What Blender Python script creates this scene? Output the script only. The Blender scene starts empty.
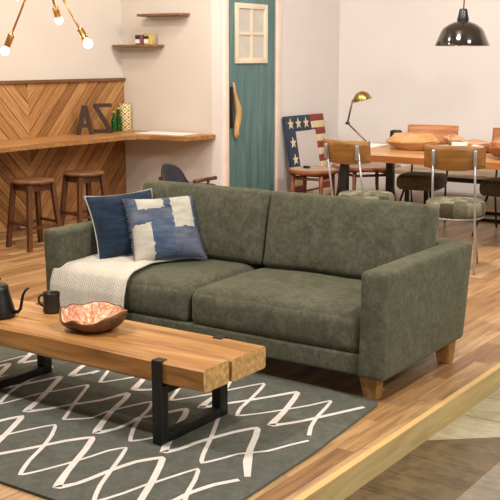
import bpy, bmesh, math, random
from mathutils import Vector, Matrix, noise
random.seed(7)
S = bpy.context.scene
COL = S.collection
PI = math.pi

# ------------------------------------------------------------------ camera
cd = bpy.data.cameras.new('camera'); cam = bpy.data.objects.new('camera', cd); COL.objects.link(cam)
cd.sensor_width = 36; cd.lens = 1016/500*36
CAM = Vector((0, 0, 1.55)); PITCH = math.radians(10.75); YAW = math.radians(34.5)
cam.location = CAM; cam.rotation_euler = (PI/2-PITCH, 0, YAW)
cd.clip_end = 100
S.camera = cam
S.view_settings.view_transform = 'Standard'; S.view_settings.look = 'None'
S.view_settings.gamma = 1; S.view_settings.exposure = 0.0

_R = Vector((math.cos(YAW), math.sin(YAW), 0)); _FH = Vector((-math.sin(YAW), math.cos(YAW), 0))
_F = _FH*math.cos(PITCH)+Vector((0, 0, -math.sin(PITCH))); _U = _FH*math.sin(PITCH)+Vector((0, 0, math.cos(PITCH)))
def floor_point(x, y, z=0.0):
    "surveyed point of the photograph on the level z"
    r = _F+_R*(x-250)/1016+_U*(250-y)/1016
    return CAM+r*((z-CAM.z)/r.z)

# ------------------------------------------------------------------ materials
def srgb(c):
    f = lambda v: (v/255/12.92) if v/255 <= .04045 else ((v/255+.055)/1.055)**2.4
    return (f(c[0]), f(c[1]), f(c[2]), 1)
class MT:
    def __init__(s, name):
        s.m = bpy.data.materials.new(name); s.m.use_nodes = True
        s.t = s.m.node_tree; s.b = s.t.nodes['Principled BSDF']
    def n(s, typ, **k):
        nd = s.t.nodes.new(typ)
        for a, v in k.items(): setattr(nd, a, v)
        return nd
    def l(s, a, b): s.t.links.new(a, b)
    def math(s, op, a, b=None):
        nd = s.n('ShaderNodeMath', operation=op)
        for i, v in enumerate((a, b)):
            if v is None: continue
            if isinstance(v, (int, float)): nd.inputs[i].default_value = v
            else: s.l(v, nd.inputs[i])
        return nd.outputs[0]
    def coords(s, scale=(1, 1, 1), loc=(0, 0, 0), rot=(0, 0, 0), which='Object'):
        tc = s.n('ShaderNodeTexCoord'); mp = s.n('ShaderNodeMapping')
        mp.inputs['Scale'].default_value = scale; mp.inputs['Location'].default_value = loc; mp.inputs['Rotation'].default_value = rot
        s.l(tc.outputs[which], mp.inputs[0]); return mp.outputs[0]
    def noise(s, vec, scale, detail=3, rough=.5, dist=0):
        nd = s.n('ShaderNodeTexNoise'); s.l(vec, nd.inputs['Vector'])
        nd.inputs['Scale'].default_value = scale; nd.inputs['Detail'].default_value = detail
        nd.inputs['Roughness'].default_value = rough; nd.inputs['Distortion'].default_value = dist
        return nd.outputs['Fac']
    def ramp(s, fac, stops):
        nd = s.n('ShaderNodeValToRGB'); s.l(fac, nd.inputs[0]); e = nd.color_ramp.elements
        while len(e) < len(stops): e.new(.5)
        for el, (p, c) in zip(e, stops): el.position = p; el.color = srgb(c) if len(c) == 3 else c
        return nd.outputs[0]
    def mix(s, fac, a, b, mode='MIX'):
        nd = s.n('ShaderNodeMix', data_type='RGBA', blend_type=mode)
        for i, v in ((0, fac), (6, a), (7, b)):
            if isinstance(v, (int, float)): nd.inputs[i].default_value = v
            elif isinstance(v, tuple): nd.inputs[i].default_value = srgb(v) if len(v) == 3 else v
            else: s.l(v, nd.inputs[i])
        return nd.outputs[2]
    def bump(s, h, strength=.3, dist=.005):
        nd = s.n('ShaderNodeBump'); nd.inputs['Strength'].default_value = strength; nd.inputs['Distance'].default_value = dist
        s.l(h, nd.inputs['Height']); s.l(nd.outputs[0], s.b.inputs['Normal']); return nd
    def col(s, c):
        if isinstance(c, tuple): s.b.inputs['Base Color'].default_value = srgb(c)
        else: s.l(c, s.b.inputs['Base Color'])
    def set(s, **k):
        for a, v in k.items(): s.b.inputs[a.replace('_', ' ')].default_value = v
        return s

def plain(name, c, rough=.5, metal=0, var=.06, scale=20, bump=0, **k):
    t = MT(name); v = t.coords(); f = t.noise(v, scale, 3)
    d = tuple(max(0, int(x*(1-var))) for x in c); e = tuple(min(255, int(x*(1+var))) for x in c)
    t.col(t.ramp(f, [(.3, d), (.7, e)])); t.set(Roughness=rough, Metallic=metal, **k)
    if bump: t.bump(f, bump, .003)
    return t.m
def wood(name, dark, mid, light, axis=0, rough=.5, scale=1, coat=0, spec=.4):
    t = MT(name); sc = [14*scale]*3; sc[axis] = 1.1*scale
    v = t.coords(tuple(sc)); f = t.noise(v, 1.6, 5, .6, .6); g = t.noise(t.coords(tuple(x*5 for x in sc)), 1.5, 2)
    f2 = t.math('ADD', t.math('MULTIPLY', f, .8), t.math('MULTIPLY', g, .2))
    t.col(t.ramp(f2, [(.32, dark), (.5, mid), (.68, light)])); t.set(Roughness=rough, Coat_Weight=coat, Specular_IOR_Level=spec); t.bump(f2, .15, .002)
    return t.m

def wall_mat(name, c):
    t = MT(name); v = t.coords(); f = t.noise(v, 1.3, 3); g = t.noise(v, 60, 3)
    t.col(t.ramp(f, [(.3, tuple(int(x*.975) for x in c)), (.7, c)])); t.set(Roughness=.75, Specular_IOR_Level=.25); t.bump(g, .06, .002); return t.m

def planks_mat(name, w=.083, L=.72):
    t = MT(name); tc = t.n('ShaderNodeTexCoord'); sp = t.n('ShaderNodeSeparateXYZ'); t.l(tc.outputs['Object'], sp.inputs[0])
    row = t.math('FLOOR', t.math('DIVIDE', sp.outputs[0], w))
    wn = t.n('ShaderNodeTexWhiteNoise', noise_dimensions='1D'); t.l(row, wn.inputs['W'])
    yy = t.math('DIVIDE', t.math('ADD', sp.outputs[1], t.math('MULTIPLY', wn.outputs[0], 5.0)), L)
    cell = t.math('FLOOR', yy)
    cb = t.n('ShaderNodeCombineXYZ'); t.l(row, cb.inputs[0]); t.l(cell, cb.inputs[1])
    w2 = t.n('ShaderNodeTexWhiteNoise', noise_dimensions='2D'); t.l(cb.outputs[0], w2.inputs['Vector'])
    base = t.ramp(w2.outputs[0], [(0, (156, 114, 74)), (.3, (180, 138, 92)), (.6, (196, 154, 106)), (.85, (208, 170, 122)), (1, (166, 120, 76))])
    # grain
    mp = t.n('ShaderNodeMapping'); mp.inputs['Scale'].default_value = (38, 2.2, 1)
    off = t.n('ShaderNodeVectorMath', operation='ADD'); t.l(tc.outputs['Object'], off.inputs[0])
    ov = t.n('ShaderNodeVectorMath', operation='SCALE'); t.l(w2.outputs['Color'], ov.inputs[0]); ov.inputs['Scale'].default_value = 7
    t.l(ov.outputs[0], off.inputs[1]); t.l(off.outputs[0], mp.inputs[0])
    g = t.noise(mp.outputs[0], 1, 5, .6, .5)
    streak = t.ramp(g, [(.38, (150, 150, 150)), (.55, (255, 255, 255))])
    c = t.mix(.55, base, streak, 'MULTIPLY')
    fx = t.math('FRACT', t.math('DIVIDE', sp.outputs[0], w)); fy = t.math('FRACT', yy)
    ex = t.math('LESS_THAN', fx, .025); ey = t.math('LESS_THAN', fy, .004)
    e = t.math('MAXIMUM', ex, ey)
    c2 = t.mix(t.math('MULTIPLY', e, .75), c, (84, 56, 32))
    t.col(c2); t.set(Roughness=.32, Specular_IOR_Level=.5)
    t.bump(t.math('SUBTRACT', t.math('MULTIPLY', g, .15), e), .25, .001)
    return t.m

def stone_mat(name, d, l, w=.06, rough=.35):
    t = MT(name); v = t.coords(); f = t.noise(v, 9, 6, .65, .8); g = t.noise(t.coords((4, 22, 1), rot=(0, 0, .5)), 2, 4, .6, 1)
    h = t.math('ADD', t.math('MULTIPLY', f, .5), t.math('MULTIPLY', g, .5))
    t.col(t.ramp(h, [(.35, d), (.6, l)])); t.set(Roughness=rough); t.bump(h, .4, .004); return t.m

def suede_mat(name, d, m, l):
    t = MT(name); v = t.coords(); f = t.noise(v, 14, 6, .68, .9); g = t.noise(v, 55, 4, .6, .3); h = t.noise(v, 300, 2)
    a = t.math('ADD', t.math('MULTIPLY', f, .62), t.math('MULTIPLY', g, .38))
    t.col(t.ramp(a, [(.36, d), (.5, m), (.64, l)]))
    t.set(Roughness=.9, Specular_IOR_Level=.12, Sheen_Weight=.35, Sheen_Roughness=.5)
    t.b.inputs['Sheen Tint'].default_value = srgb((170, 175, 140))
    t.bump(t.math('ADD', a, t.math('MULTIPLY', h, .3)), .25, .003); return t.m

def fabric_mat(name, c, var=.12, freq=260, bump=.35, rough=.95):
    t = MT(name); v = t.coords(); f = t.noise(v, 9, 4, .6); w1 = t.n('ShaderNodeTexWave'); t.l(v, w1.inputs[0]); w1.inputs['Scale'].default_value = freq/6
    w1.bands_direction = 'Z'; g = t.noise(v, freq, 2)
    t.col(t.ramp(t.math('ADD', t.math('MULTIPLY', f, .6), t.math('MULTIPLY', g, .4)), [(.35, tuple(int(x*(1-var)) for x in c)), (.65, tuple(min(255, int(x*(1+var))) for x in c))]))
    t.set(Roughness=rough, Specular_IOR_Level=.15, Sheen_Weight=.2); t.bump(t.math('ADD', g, t.math('MULTIPLY', w1.outputs['Fac'], .4)), bump, .002); return t.m

def denim_mat(name, d, l):
    t = MT(name); v = t.coords((6, 6, 60)); f = t.noise(v, 2, 4, .7); h = t.noise(t.coords(), 12, 4)
    a = t.math('ADD', t.math('MULTIPLY', f, .55), t.math('MULTIPLY', h, .45))
    t.col(t.ramp(a, [(.35, d), (.68, l)])); t.set(Roughness=.9, Specular_IOR_Level=.15, Sheen_Weight=.15); t.bump(f, .4, .003); return t.m

def knit_mat(name):
    t = MT(name); uv = t.n('ShaderNodeTexCoord'); sp = t.n('ShaderNodeSeparateXYZ'); t.l(uv.outputs['UV'], sp.inputs[0])
    cols = t.math('MULTIPLY', sp.outputs[0], 1/.058)
    fr = t.math('ABSOLUTE', t.math('SUBTRACT', t.math('FRACT', cols), .5))
    ph = t.math('ADD', t.math('MULTIPLY', sp.outputs[1], 1/.021), t.math('MULTIPLY', fr, 3.6))
    s = t.math('SINE', t.math('MULTIPLY', ph, 2*PI))
    ridge = t.math('SUBTRACT', s, t.math('MULTIPLY', t.math('POWER', t.math('MULTIPLY', fr, 2), 6), 1.5))
    n = t.noise(t.coords(), 200, 2)
    hh = t.math('ADD', t.math('MULTIPLY', ridge, .5), n)
    t.col(t.ramp(t.math('ADD', t.math('MULTIPLY', ridge, .25), .5), [(.1, (204, 196, 180)), (.6, (220, 212, 196))]))
    t.set(Roughness=.95, Specular_IOR_Level=.1, Sheen_Weight=.3); t.bump(hh, .45, .004); return t.m

def board_mat(name):
    t = MT(name); at = t.n('ShaderNodeAttribute'); at.attribute_name = 'tone'; 
    uv = t.n('ShaderNodeTexCoord'); mp = t.n('ShaderNodeMapping'); mp.inputs['Scale'].default_value = (3, 55, 1); t.l(uv.outputs['UV'], mp.inputs[0])
    g = t.noise(mp.outputs[0], 1, 5, .6, .6)
    base = t.ramp(at.outputs['Fac'], [(0, (148, 102, 56)), (.5, (178, 128, 76)), (1, (198, 150, 96))])
    t.col(t.mix(.7, base, t.ramp(g, [(.35, (170, 160, 150)), (.6, (255, 255, 255))]), 'MULTIPLY')); t.set(Roughness=.5, Specular_IOR_Level=.35)
    t.bump(g, .2, .002); return t.m

def glass(name, c, rough=.05, trans=1):
    t = MT(name); t.col(c); t.set(Roughness=rough, Transmission_Weight=trans, IOR=1.45); return t.m
def emit(name, c, s):
    t = MT(name); t.col(c); t.b.inputs['Emission Color'].default_value = srgb(c); t.set(Emission_Strength=s); return t.m

M = dict(
    wall=wall_mat('plaster_warm', (214, 205, 194)), wall2=wall_mat('plaster_pale', (226, 219, 214)), ceil=wall_mat('ceiling_white', (232, 226, 216)),
    floor=planks_mat('acacia_planks'), nose=wood('maple_nosing', (206, 166, 106), (222, 184, 122), (234, 200, 140), 1),
    riser=wood('maple_riser', (184, 158, 104), (202, 178, 122), (216, 194, 140), 1),
    tile_brown=stone_mat('brown_tile', (78, 64, 44), (116, 98, 72)), tile_beige=stone_mat('beige_tile', (150, 141, 112), (184, 176, 146)),
    tile_grey=stone_mat('grey_tile', (112, 103, 88), (146, 136, 118)),
    suede=suede_mat('olive_suede', (70, 69, 56), (85, 84, 69), (102, 101, 84)),
    suede_d=suede_mat('dark_olive_suede', (70, 66, 52), (92, 87, 70), (112, 106, 86)),
    sofa_leg=wood('honey_oak', (146, 104, 54), (170, 126, 70), (188, 144, 86), 2),
    rug=suede_mat('sage_rug', (78, 79, 73), (90, 91, 84), (102, 102, 95)), rugline=fabric_mat('ivory_pile', (226, 218, 208), .05),
    slab=wood('warm_slab', (126, 84, 42), (178, 126, 70), (208, 160, 98), 0, .45, .7), endgrain=plain('end_grain', (190, 150, 92), .7, 0, .16, 45, .3),
    iron=plain('black_iron', (20, 19, 18), .5, 0, .15), cast=plain('matt_black', (14, 14, 14), .42, 0, .1), mug=plain('charcoal_glaze', (40, 36, 33), .4, 0, .12),
    mugin=plain('mug_inside', (24, 22, 21), .5), bark=wood('bark_brown', (62, 42, 22), (98, 68, 38), (130, 94, 56), 0, .6, 1.3),
    navy=denim_mat('navy_denim', (24, 36, 52), (40, 56, 76)), denim=denim_mat('blue_denim', (52, 68, 92), (98, 112, 134)), denim2=denim_mat('dusty_denim', (76, 82, 100), (112, 118, 134)),
    linen=fabric_mat('ecru_linen', (190, 184, 170), .08), piping=fabric_mat('pale_piping', (168, 172, 170), .06), knit=knit_mat('cream_knit'),
    boards=board_mat('chevron_boards'), groove=plain('groove_brown', (62, 38, 18), .8), captrim=wood('cap_brown', (92, 58, 32), (112, 74, 42), (134, 92, 56), 1),
    counter=wood('counter_wood', (140, 94, 50), (170, 122, 72), (192, 146, 92), 1, .4), counter_edge=wood('counter_front', (120, 80, 40), (152, 108, 60), (176, 130, 78), 0),
    walnut=wood('dark_walnut', (56, 32, 18), (84, 50, 28), (108, 70, 42), 2, .45), walnut_top=wood('walnut_seat', (80, 50, 30), (112, 76, 48), (134, 96, 64), 1, .4),
    rustic=wood('rustic_shelf', (84, 60, 38), (116, 86, 56), (144, 112, 78), 0, .7),
    letter=wood('letter_brown', (40, 24, 12), (60, 37, 20), (82, 53, 30), 2, .6),
    teal=wood('teal_paint', (72, 104, 104), (88, 120, 119), (106, 138, 134), 2, .5), cream=plain('cream_paint', (226, 210, 186), .5, 0, .02, 8), casing=plain('casing_paint', (232, 212, 196), .5, 0, .02, 8),
    drift=wood('driftwood', (150, 112, 68), (184, 146, 96), (206, 172, 122), 2, .7, 2), hand_dark=plain('handle_iron', (34, 28, 26), .6),
    pane=plain('window_pane', (198, 192, 180), .15, 0, .03, 4),
    chrome=plain('chrome', (186, 188, 194), .3, .7, .03), chrome_d=plain('dark_steel', (84, 82, 80), .35, 1, .05), brass=plain('brass', (222, 178, 112), .32, 1, .06), brass_old=plain('aged_brass', (150, 118, 66), .4, 1, .15), gold_hood=plain('gold_hood', (168, 144, 76), .32, 1, .08),
    ply=wood('plywood_back', (116, 80, 36), (144, 100, 50), (164, 120, 64), 0, .35, .8), ply_red=wood('cherry_back', (156, 96, 56), (182, 120, 74), (198, 138, 90), 0, .4, .8),
    teak=wood('teak_frame', (104, 56, 28), (134, 78, 42), (156, 98, 58), 0, .4), tan=fabric_mat('tan_weave', (166, 138, 112), .08),
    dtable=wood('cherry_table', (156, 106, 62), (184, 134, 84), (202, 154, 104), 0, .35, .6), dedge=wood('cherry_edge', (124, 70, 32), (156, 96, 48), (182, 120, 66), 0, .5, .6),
    greyplank=wood('weathered_plank', (152, 132, 106), (178, 158, 130), (196, 178, 150), 0, .6), patch_a=suede_mat('patch_sage', (84, 80, 64), (102, 97, 80), (118, 112, 94)),
    patch_b=suede_mat('patch_moss', (58, 55, 40), (74, 70, 54), (88, 83, 66)), patch_c=suede_mat('patch_stone', (104, 102, 84), (122, 119, 100), (138, 134, 114)),
    bark_l=wood('redbrown_wood', (112, 62, 34), (146, 86, 50), (174, 110, 68), 0, .45, 1.2), carved=wood('carved_maple', (156, 112, 68), (184, 136, 86), (202, 158, 108), 0, .45, .6), root=wood('root_wood', (156, 108, 74), (190, 142, 106), (214, 172, 136), 0, .5, 1.5),
    blue=plain('flag_blue', (34, 50, 72), .6, 0, .12, 30), red=plain('flag_red', (134, 50, 44), .6, 0, .12, 30), ivory=plain('flag_ivory', (216, 198, 158), .6, 0, .06, 30),
    mirror=plain('mirror_silver', (225, 222, 220), .04, 1, 0), enamel=plain('black_enamel', (22, 18, 16), .12, 0, .1, Coat_Weight=1.0), enamel_in=plain('white_enamel', (225, 220, 210), .35),
    cord=plain('brown_cord', (88, 48, 34), .7), socket_b=plain('bakelite', (18, 20, 26), .35), bulb=emit('bulb_glow', (255, 236, 206), 22),
    green=glass('green_glass', (40, 130, 40), .05, .75), cap_y=plain('pale_cap', (150, 190, 90), .4), paper=plain('white_paper', (232, 226, 216), .7, 0, .01),
    slate=fabric_mat('slate_wool', (60, 62, 74), .1), navycan=plain('tin_dark', (30, 28, 36), .4), plum=plain('plum_paper', (120, 74, 84), .6, 0, .2, 60), yellow=plain('mustard_paper', (196, 168, 104), .6, 0, .1, 60),
    white=plain('white_plastic', (224, 218, 208), .4, 0, .01), dark=plain('under_black', (16, 14, 12), .9))

def copper_mat():
    t = MT('hammered_copper'); v = t.coords(); f = t.noise(v, 34, 4, .6, 1.2)
    t.col(t.ramp(f, [(.3, (214, 140, 108)), (.7, (246, 190, 160))])); t.set(Roughness=.3, Metallic=.85); t.bump(f, .9, .012); return t.m
M['copper'] = copper_mat()
def lattice_mat():
    t = MT('lattice_paper'); v = t.coords((1, 1, 1)); tc = t.n('ShaderNodeTexCoord'); sp = t.n('ShaderNodeSeparateXYZ'); t.l(tc.outputs['Object'], sp.inputs[0])
    ang = t.math('ARCTAN2', sp.outputs[0], sp.outputs[1]); a = t.math('MULTIPLY', ang, 5/(2*PI)); b = t.math('MULTIPLY', sp.outputs[2], 15)
    u = t.math('ABSOLUTE', t.math('SUBTRACT', t.math('FRACT', t.math('ADD', a, b)), .5)); w = t.math('ABSOLUTE', t.math('SUBTRACT', t.math('FRACT', t.math('SUBTRACT', a, b)), .5))
    k = t.math('LESS_THAN', t.math('MINIMUM', u, w), .12); k2 = t.math('LESS_THAN', t.math('MAXIMUM', t.math('SUBTRACT', .5, u), t.math('SUBTRACT', .5, w)), .16)
    c = t.mix(k, (240, 226, 176), (150, 112, 44)); t.col(t.mix(k2, c, (60, 56, 44))); t.set(Roughness=.5); return t.m
M['lattice'] = lattice_mat()

# ------------------------------------------------------------------ mesh helpers
def add_box(bm, lo, hi, mi=0, bev=0):
    b = bmesh.new() if bev else bm
    vs = [b.verts.new((x, y, z)) for x in (lo[0], hi[0]) for y in (lo[1], hi[1]) for z in (lo[2], hi[2])]
    for q in ((0, 1, 3, 2), (4, 6, 7, 5), (0, 4, 5, 1), (2, 3, 7, 6), (0, 2, 6, 4), (1, 5, 7, 3)):
        f = b.faces.new([vs[i] for i in q]); f.material_index = mi
    if bev:
        bmesh.ops.bevel(b, geom=b.edges[:], offset=bev, segments=3, profile=.5, affect='EDGES')
        for f in b.faces: f.material_index = mi; f.smooth = True
        merge(bm, b)
    return bm
def merge(bm, b, mat=None):
    vm = {}
    for v in b.verts: vm[v.index if False else v] = bm.verts.new(mat @ v.co if mat else v.co)
    for f in b.faces:
        try:
            g = bm.faces.new([vm[v] for v in f.verts]); g.material_index = f.material_index; g.smooth = f.smooth
        except ValueError: pass
    b.free()
def add_hull8(bm, bot, top, mi=0):
    "tapered block from 4 bottom and 4 top points"
    vs = [bm.verts.new(p) for p in list(bot)+list(top)]
    for q in ((3, 2, 1, 0), (4, 5, 6, 7), (0, 1, 5, 4), (1, 2, 6, 5), (2, 3, 7, 6), (3, 0, 4, 7)):
        bm.faces.new([vs[i] for i in q]).material_index = mi
def add_tube(bm, pts, r, n=10, mi=0, caps=True, closed=False):
    pts = [Vector(p) for p in pts]; rs = r if isinstance(r, (list, tuple)) else [r]*len(pts)
    rings = []; N = len(pts); prev = None
    for i, p in enumerate(pts):
        a = pts[(i-1) % N] if (closed or i > 0) else p; c = pts[(i+1) % N] if (closed or i < N-1) else p
        t = (c-a).normalized()
        if prev is None:
            up = Vector((0, 0, 1)) if abs(t.z) < .9 else Vector((1, 0, 0)); x = t.cross(up).normalized()
        else: x = (prev-t*prev.dot(t)).normalized()
        prev = x; y = t.cross(x)
        rings.append([bm.verts.new(p+(x*math.cos(2*PI*k/n)+y*math.sin(2*PI*k/n))*rs[i]) for k in range(n)])
    for i in range(N if closed else N-1):
        A = rings[i]; B = rings[(i+1) % N]
        for k in range(n):
            f = bm.faces.new((A[k], A[(k+1) % n], B[(k+1) % n], B[k])); f.smooth = True; f.material_index = mi
    if caps and not closed:
        bm.faces.new(rings[0][::-1]).material_index = mi; bm.faces.new(rings[-1]).material_index = mi
def add_lathe(bm, prof, n=32, c=(0, 0, 0), mi=0, mat=None):
    "prof: list of (r, z)"
    c = Vector(c); rings = []
    for r, z in prof:
        if r < 1e-5: rings.append([bm.verts.new(c+Vector((0, 0, z)))])
        else: rings.append([bm.verts.new(c+Vector((r*math.cos(2*PI*k/n), r*math.sin(2*PI*k/n), z))) for k in range(n)])
    for A, B in zip(rings, rings[1:]):
        for k in range(n):
            a = A[k % len(A)]; b = A[(k+1) % len(A)]; d = B[(k+1) % len(B)]; e = B[k % len(B)]
            vs = []
            for v in (a, b, d, e):
                if v not in vs: vs.append(v)
            if len(vs) > 2:
                f = bm.faces.new(vs); f.smooth = True; f.material_index = mi
    if mat:
        for R in rings:
            for v in R: v.co = mat @ v.co
def add_prism(bm, poly, z0, z1, mi=0, mat=None):
    "poly in local xy, extruded along z, then mapped"
    lo = [bm.verts.new((x, y, z0)) for x, y in poly]; hi = [bm.verts.new((x, y, z1)) for x, y in poly]
    bm.faces.new(lo[::-1]).material_index = mi; bm.faces.new(hi).material_index = mi
    n = len(poly)
    for i in range(n): bm.faces.new((lo[i], lo[(i+1) % n], hi[(i+1) % n], hi[i])).material_index = mi
    if mat:
        for v in lo+hi: v.co = mat @ v.co
def axis_samples(h, r, n):
    out = [-h+r*(1-math.cos(a*PI/8)) for a in range(0, 4)]
    out += [-h+r+(2*h-2*r)*i/n for i in range(n+1)]
    out += [h-r*(1-math.cos(a*PI/8)) for a in (3, 2, 1, 0)]
    return out
def soft_box(lo, hi, r, n=(10, 8, 5), shape=None, mi=0, mats=None):
    "rounded upholstered block; shape(p, u) moves points (u in -1..1)"
    lo = Vector(lo); hi = Vector(hi); c = (lo+hi)/2; h = (hi-lo)/2
    ax = [axis_samples(h[i], min(r, h[i]*.98), n[i]) for i in range(3)]
    bm = bmesh.new(); cache = {}
    def V(p):
        k = tuple(round(x, 6) for x in p)
        if k not in cache: cache[k] = bm.verts.new(p)
        return cache[k]
    for a in range(3):
        b, d = (a+1) % 3, (a+2) % 3
        for s in (-1, 1):
            for i in range(len(ax[b])-1):
                for j in range(len(ax[d])-1):
                    q = []
                    for (ii, jj) in ((i, j), (i+1, j), (i+1, j+1), (i, j+1)):
                        p = [0, 0, 0]; p[a] = s*h[a]; p[b] = ax[b][ii]; p[d] = ax[d][jj]; q.append(V(tuple(p)))
                    if s < 0: q = q[::-1]
                    if len(set(q)) == 4:
                        f = bm.faces.new(q); f.smooth = True; f.material_index = mi
    for v in bm.verts:
        p = v.co.copy(); u = Vector((p.x/h.x, p.y/h.y, p.z/h.z))
        rr = min(r, h.x*.98, h.y*.98, h.z*.98)
        inner = Vector([max(-(h[i]-rr), min(h[i]-rr, p[i])) for i in range(3)]); d = p-inner
        if d.length > 1e-9: p = inner+d.normalized()*rr
        if shape: p = shape(p, u)
        v.co = c+p
    return bm

def obj(name, bm, mats, parent=None, loc=None, smooth=False, recalc=True):
    if recalc: bmesh.ops.recalc_face_normals(bm, faces=bm.faces[:])
    me = bpy.data.meshes.new(name)
    origin = Vector(parent['_o']) if (parent is not None and '_o' in parent) else (Vector(loc) if loc is not None else Vector((0, 0, 0)))
    for v in bm.verts: v.co -= origin
    if smooth:
        for f in bm.faces: f.smooth = True
    bm.to_mesh(me); bm.free()
    if not isinstance(mats, (list, tuple)): mats = [mats]
    for m in mats: me.materials.append(M[m] if isinstance(m, str) else m)
    o = bpy.data.objects.new(name, me); COL.objects.link(o)
    if parent is not None: o.parent = parent
    elif loc is not None: o.location = loc
    if parent is not None and '_o' in parent: o['_o'] = list(parent['_o'])
    return o
def thing(name, label, cat, loc=(0, 0, 0), group=None):
    o = bpy.data.objects.new(name, None); COL.objects.link(o); o.location = loc; o['label'] = label; o['category'] = cat
    o.empty_display_size = .05
    o['_o'] = list(loc)
    if group: o['group'] = group
    return o
def tag(o, label, cat, group=None, kind=None):
    if label: o['label'] = label; o['category'] = cat
    if group: o['group'] = group
    if kind: o['kind'] = kind
    return o
def struct(name, bm, m, **k):
    o = obj(name, bm, m, **k); o['kind'] = 'structure'; return o
def kids(o): return [c for c in bpy.data.objects if c.parent == o]
def dup(root, loc, rz=0, label=None):
    r = root.copy(); COL.objects.link(r); r.location = loc; r.rotation_euler = (0, 0, rz)
    if label: r['label'] = label
    for ch in kids(root):
        if ch.parent is not root: continue
        c = ch.copy(); COL.objects.link(c); c.parent = r
        for g in kids(ch):
            d = g.copy(); COL.objects.link(d); d.parent = c
    return r
B = bmesh.new
def SC(c, k): return Matrix.Translation(c) @ Matrix.Scale(k, 4) @ Matrix.Translation(-Vector(c))
def box(lo, hi, bev=0, mi=0): return add_box(B(), lo, hi, mi, bev)

# ------------------------------------------------------------------ room shell
XW, YB, YD, XS = -6.95, 7.84, 10.1, -5.73     # left wall, shelf wall, back wall, side wall with the door
FX = -1.765
ZT = 3.3
b = B(); add_box(b, (XW-.1, -1.5, -.1), (FX-.03, YD+.1, 0)); struct('floor', b, 'floor')
b = B(); add_box(b, (FX-.03, -1.5, -.010), (FX, YD+.1, .0005)); struct('trim_1', b, 'nose')
b = B(); add_box(b, (FX-.03, -1.5, -.115), (FX-.002, YD+.1, -.010)); struct('trim_2', b, 'riser')
# lower tiled floor: three stone tones that meet on straight joints
b = B()
ZL = -.115
P1 = (-1.78, 3.94); P2 = (-1.416, 4.26)
def quad(pts, mi):
    f = b.faces.new([b.verts.new((x, y, ZL)) for x, y in pts]); f.material_index = mi
quad([(FX-.02, -1.5), (-1.416, -1.5), (-1.416, 4.26), P1], 0)
quad([P1, (-1.416, 4.26), (3.0, 8.15), (3.0, 12), (FX-.02, 12)], 1)
quad([(-1.416, -1.5), (3.0, -1.5), (3.0, 8.15), (-1.416, 4.26)], 2)
struct('floor.001', b, ['tile_brown', 'tile_beige', 'tile_grey'], recalc=False)
b = B()
for i in range(7):      # fine tile joints on the pale tiles
    y = 4.35+i*.3
    add_box(b, (FX-.01, y, ZL-.002), (-1.0, y+.004, ZL+.0006))
for i in range(7):
    y = 2.5+i*.21
    add_box(b, (FX-.01, y, ZL-.002), (-1.416, y+.003, ZL+.0006))
add_box(b, (-1.419, -1, ZL-.002), (-1.414, 4.26, ZL+.0008))
struct('trim_3', b, 'tile_brown')

struct('wall_left', box((XW-.12, -1.5, -.1), (XW, YB+.1, ZT)), 'wall')
struct('wall_back', box((XW, YB, -.1), (XS-.10, YB+.1, ZT)), 'wall')
# side wall, with the opening for the door
DY0, DY1, DZ = 7.955, 8.79, 2.36
b = B()
add_box(b, (XS-.10, YB, -.1), (XS, DY0, ZT)); add_box(b, (XS-.10, DY1, -.1), (XS, YD+.1, ZT)); add_box(b, (XS-.10, DY0, DZ), (XS, DY1, ZT))
struct('wall_side', b, 'wall2')
struct('wall_right', box((XS-.10, YD, -.1), (3.2, YD+.12, ZT)), 'wall2')
b = box((XW-.1, -1.5, ZT), (3.2, YD+.12, ZT+.1)); struct('ceiling', b, 'ceil')
# casing
b = B()
add_box(b, (XS-.01, DY0-.065, 0), (XS+.022, DY0, DZ+.075), 0, .004); add_box(b, (XS-.01, DY1, 0), (XS+.022, DY1+.075, DZ+.075), 0, .004)
add_box(b, (XS-.01, DY0, DZ), (XS+.022, DY1, DZ+.075), 0, .004)
struct('trim_4', b, 'casing')
# door
b = B()
for i in range(6):
    w = (DY1-DY0)/6
    add_box(b, (XS-.045, DY0+i*w+.0015, .01), (XS-.008, DY0+(i+1)*w-.0015, DZ-.004), 0, .002)
door = obj('door_1', b, 'teal', loc=(XS, (DY0+DY1)/2, 0)); door['kind'] = 'structure'; door['_o'] = list(door.location)
y0, y1, z0, z1 = 8.085, 8.63, 1.49, 2.06
b = B(); t = .05; xa, xb = XS-.008, XS+.016
for lo, hi in (((y0, z0), (y0+t, z1)), ((y1-t, z0), (y1, z1)), ((y0+t, z0), (y1-t, z0+t)), ((y0+t, z1-t), (y1-t, z1))):
    add_box(b, (xa, lo[0], lo[1]), (xb, hi[0], hi[1]), 0, .003)
ym = (y0+y1)/2; zm = (z0+z1)/2
add_box(b, (xa, ym-.013, z0+t), (xb-.004, ym+.013, z1-t)); add_box(b, (xa, y0+t, zm-.013), (xb-.006, y1-t, zm+.013))
wf = obj('window_frame', b, 'cream', door)
obj('pane', box((XS-.0079, y0+t, z0+t), (XS-.002, y1-t, z1-t)), 'pane', wf)
pts = [(XS+.03, 8.015, 1.31), (XS+.033, 8.03, 1.24), (XS+.035, 8.05, 1.16), (XS+.035, 8.085, 1.08), (XS+.034, 8.095, 1.02), (XS+.033, 8.085, .95), (XS+.032, 8.07, .88), (XS+.03, 8.065, .82), (XS+.028, 8.055, .77)]
b = B(); add_tube(b, pts, [.009, .014, .019, .032, .035, .032, .03, .03, .012], 10)
for v in b.verts: v.co += noise.noise_vector(v.co*25)*.008
obj('door_handle', b, 'drift', door)
b = B(); add_box(b, (XS-.01, 8.005, .88), (XS+.02, 8.027, 1.27), 0, .003); obj('handle_plate', b, 'hand_dark', door)

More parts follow.
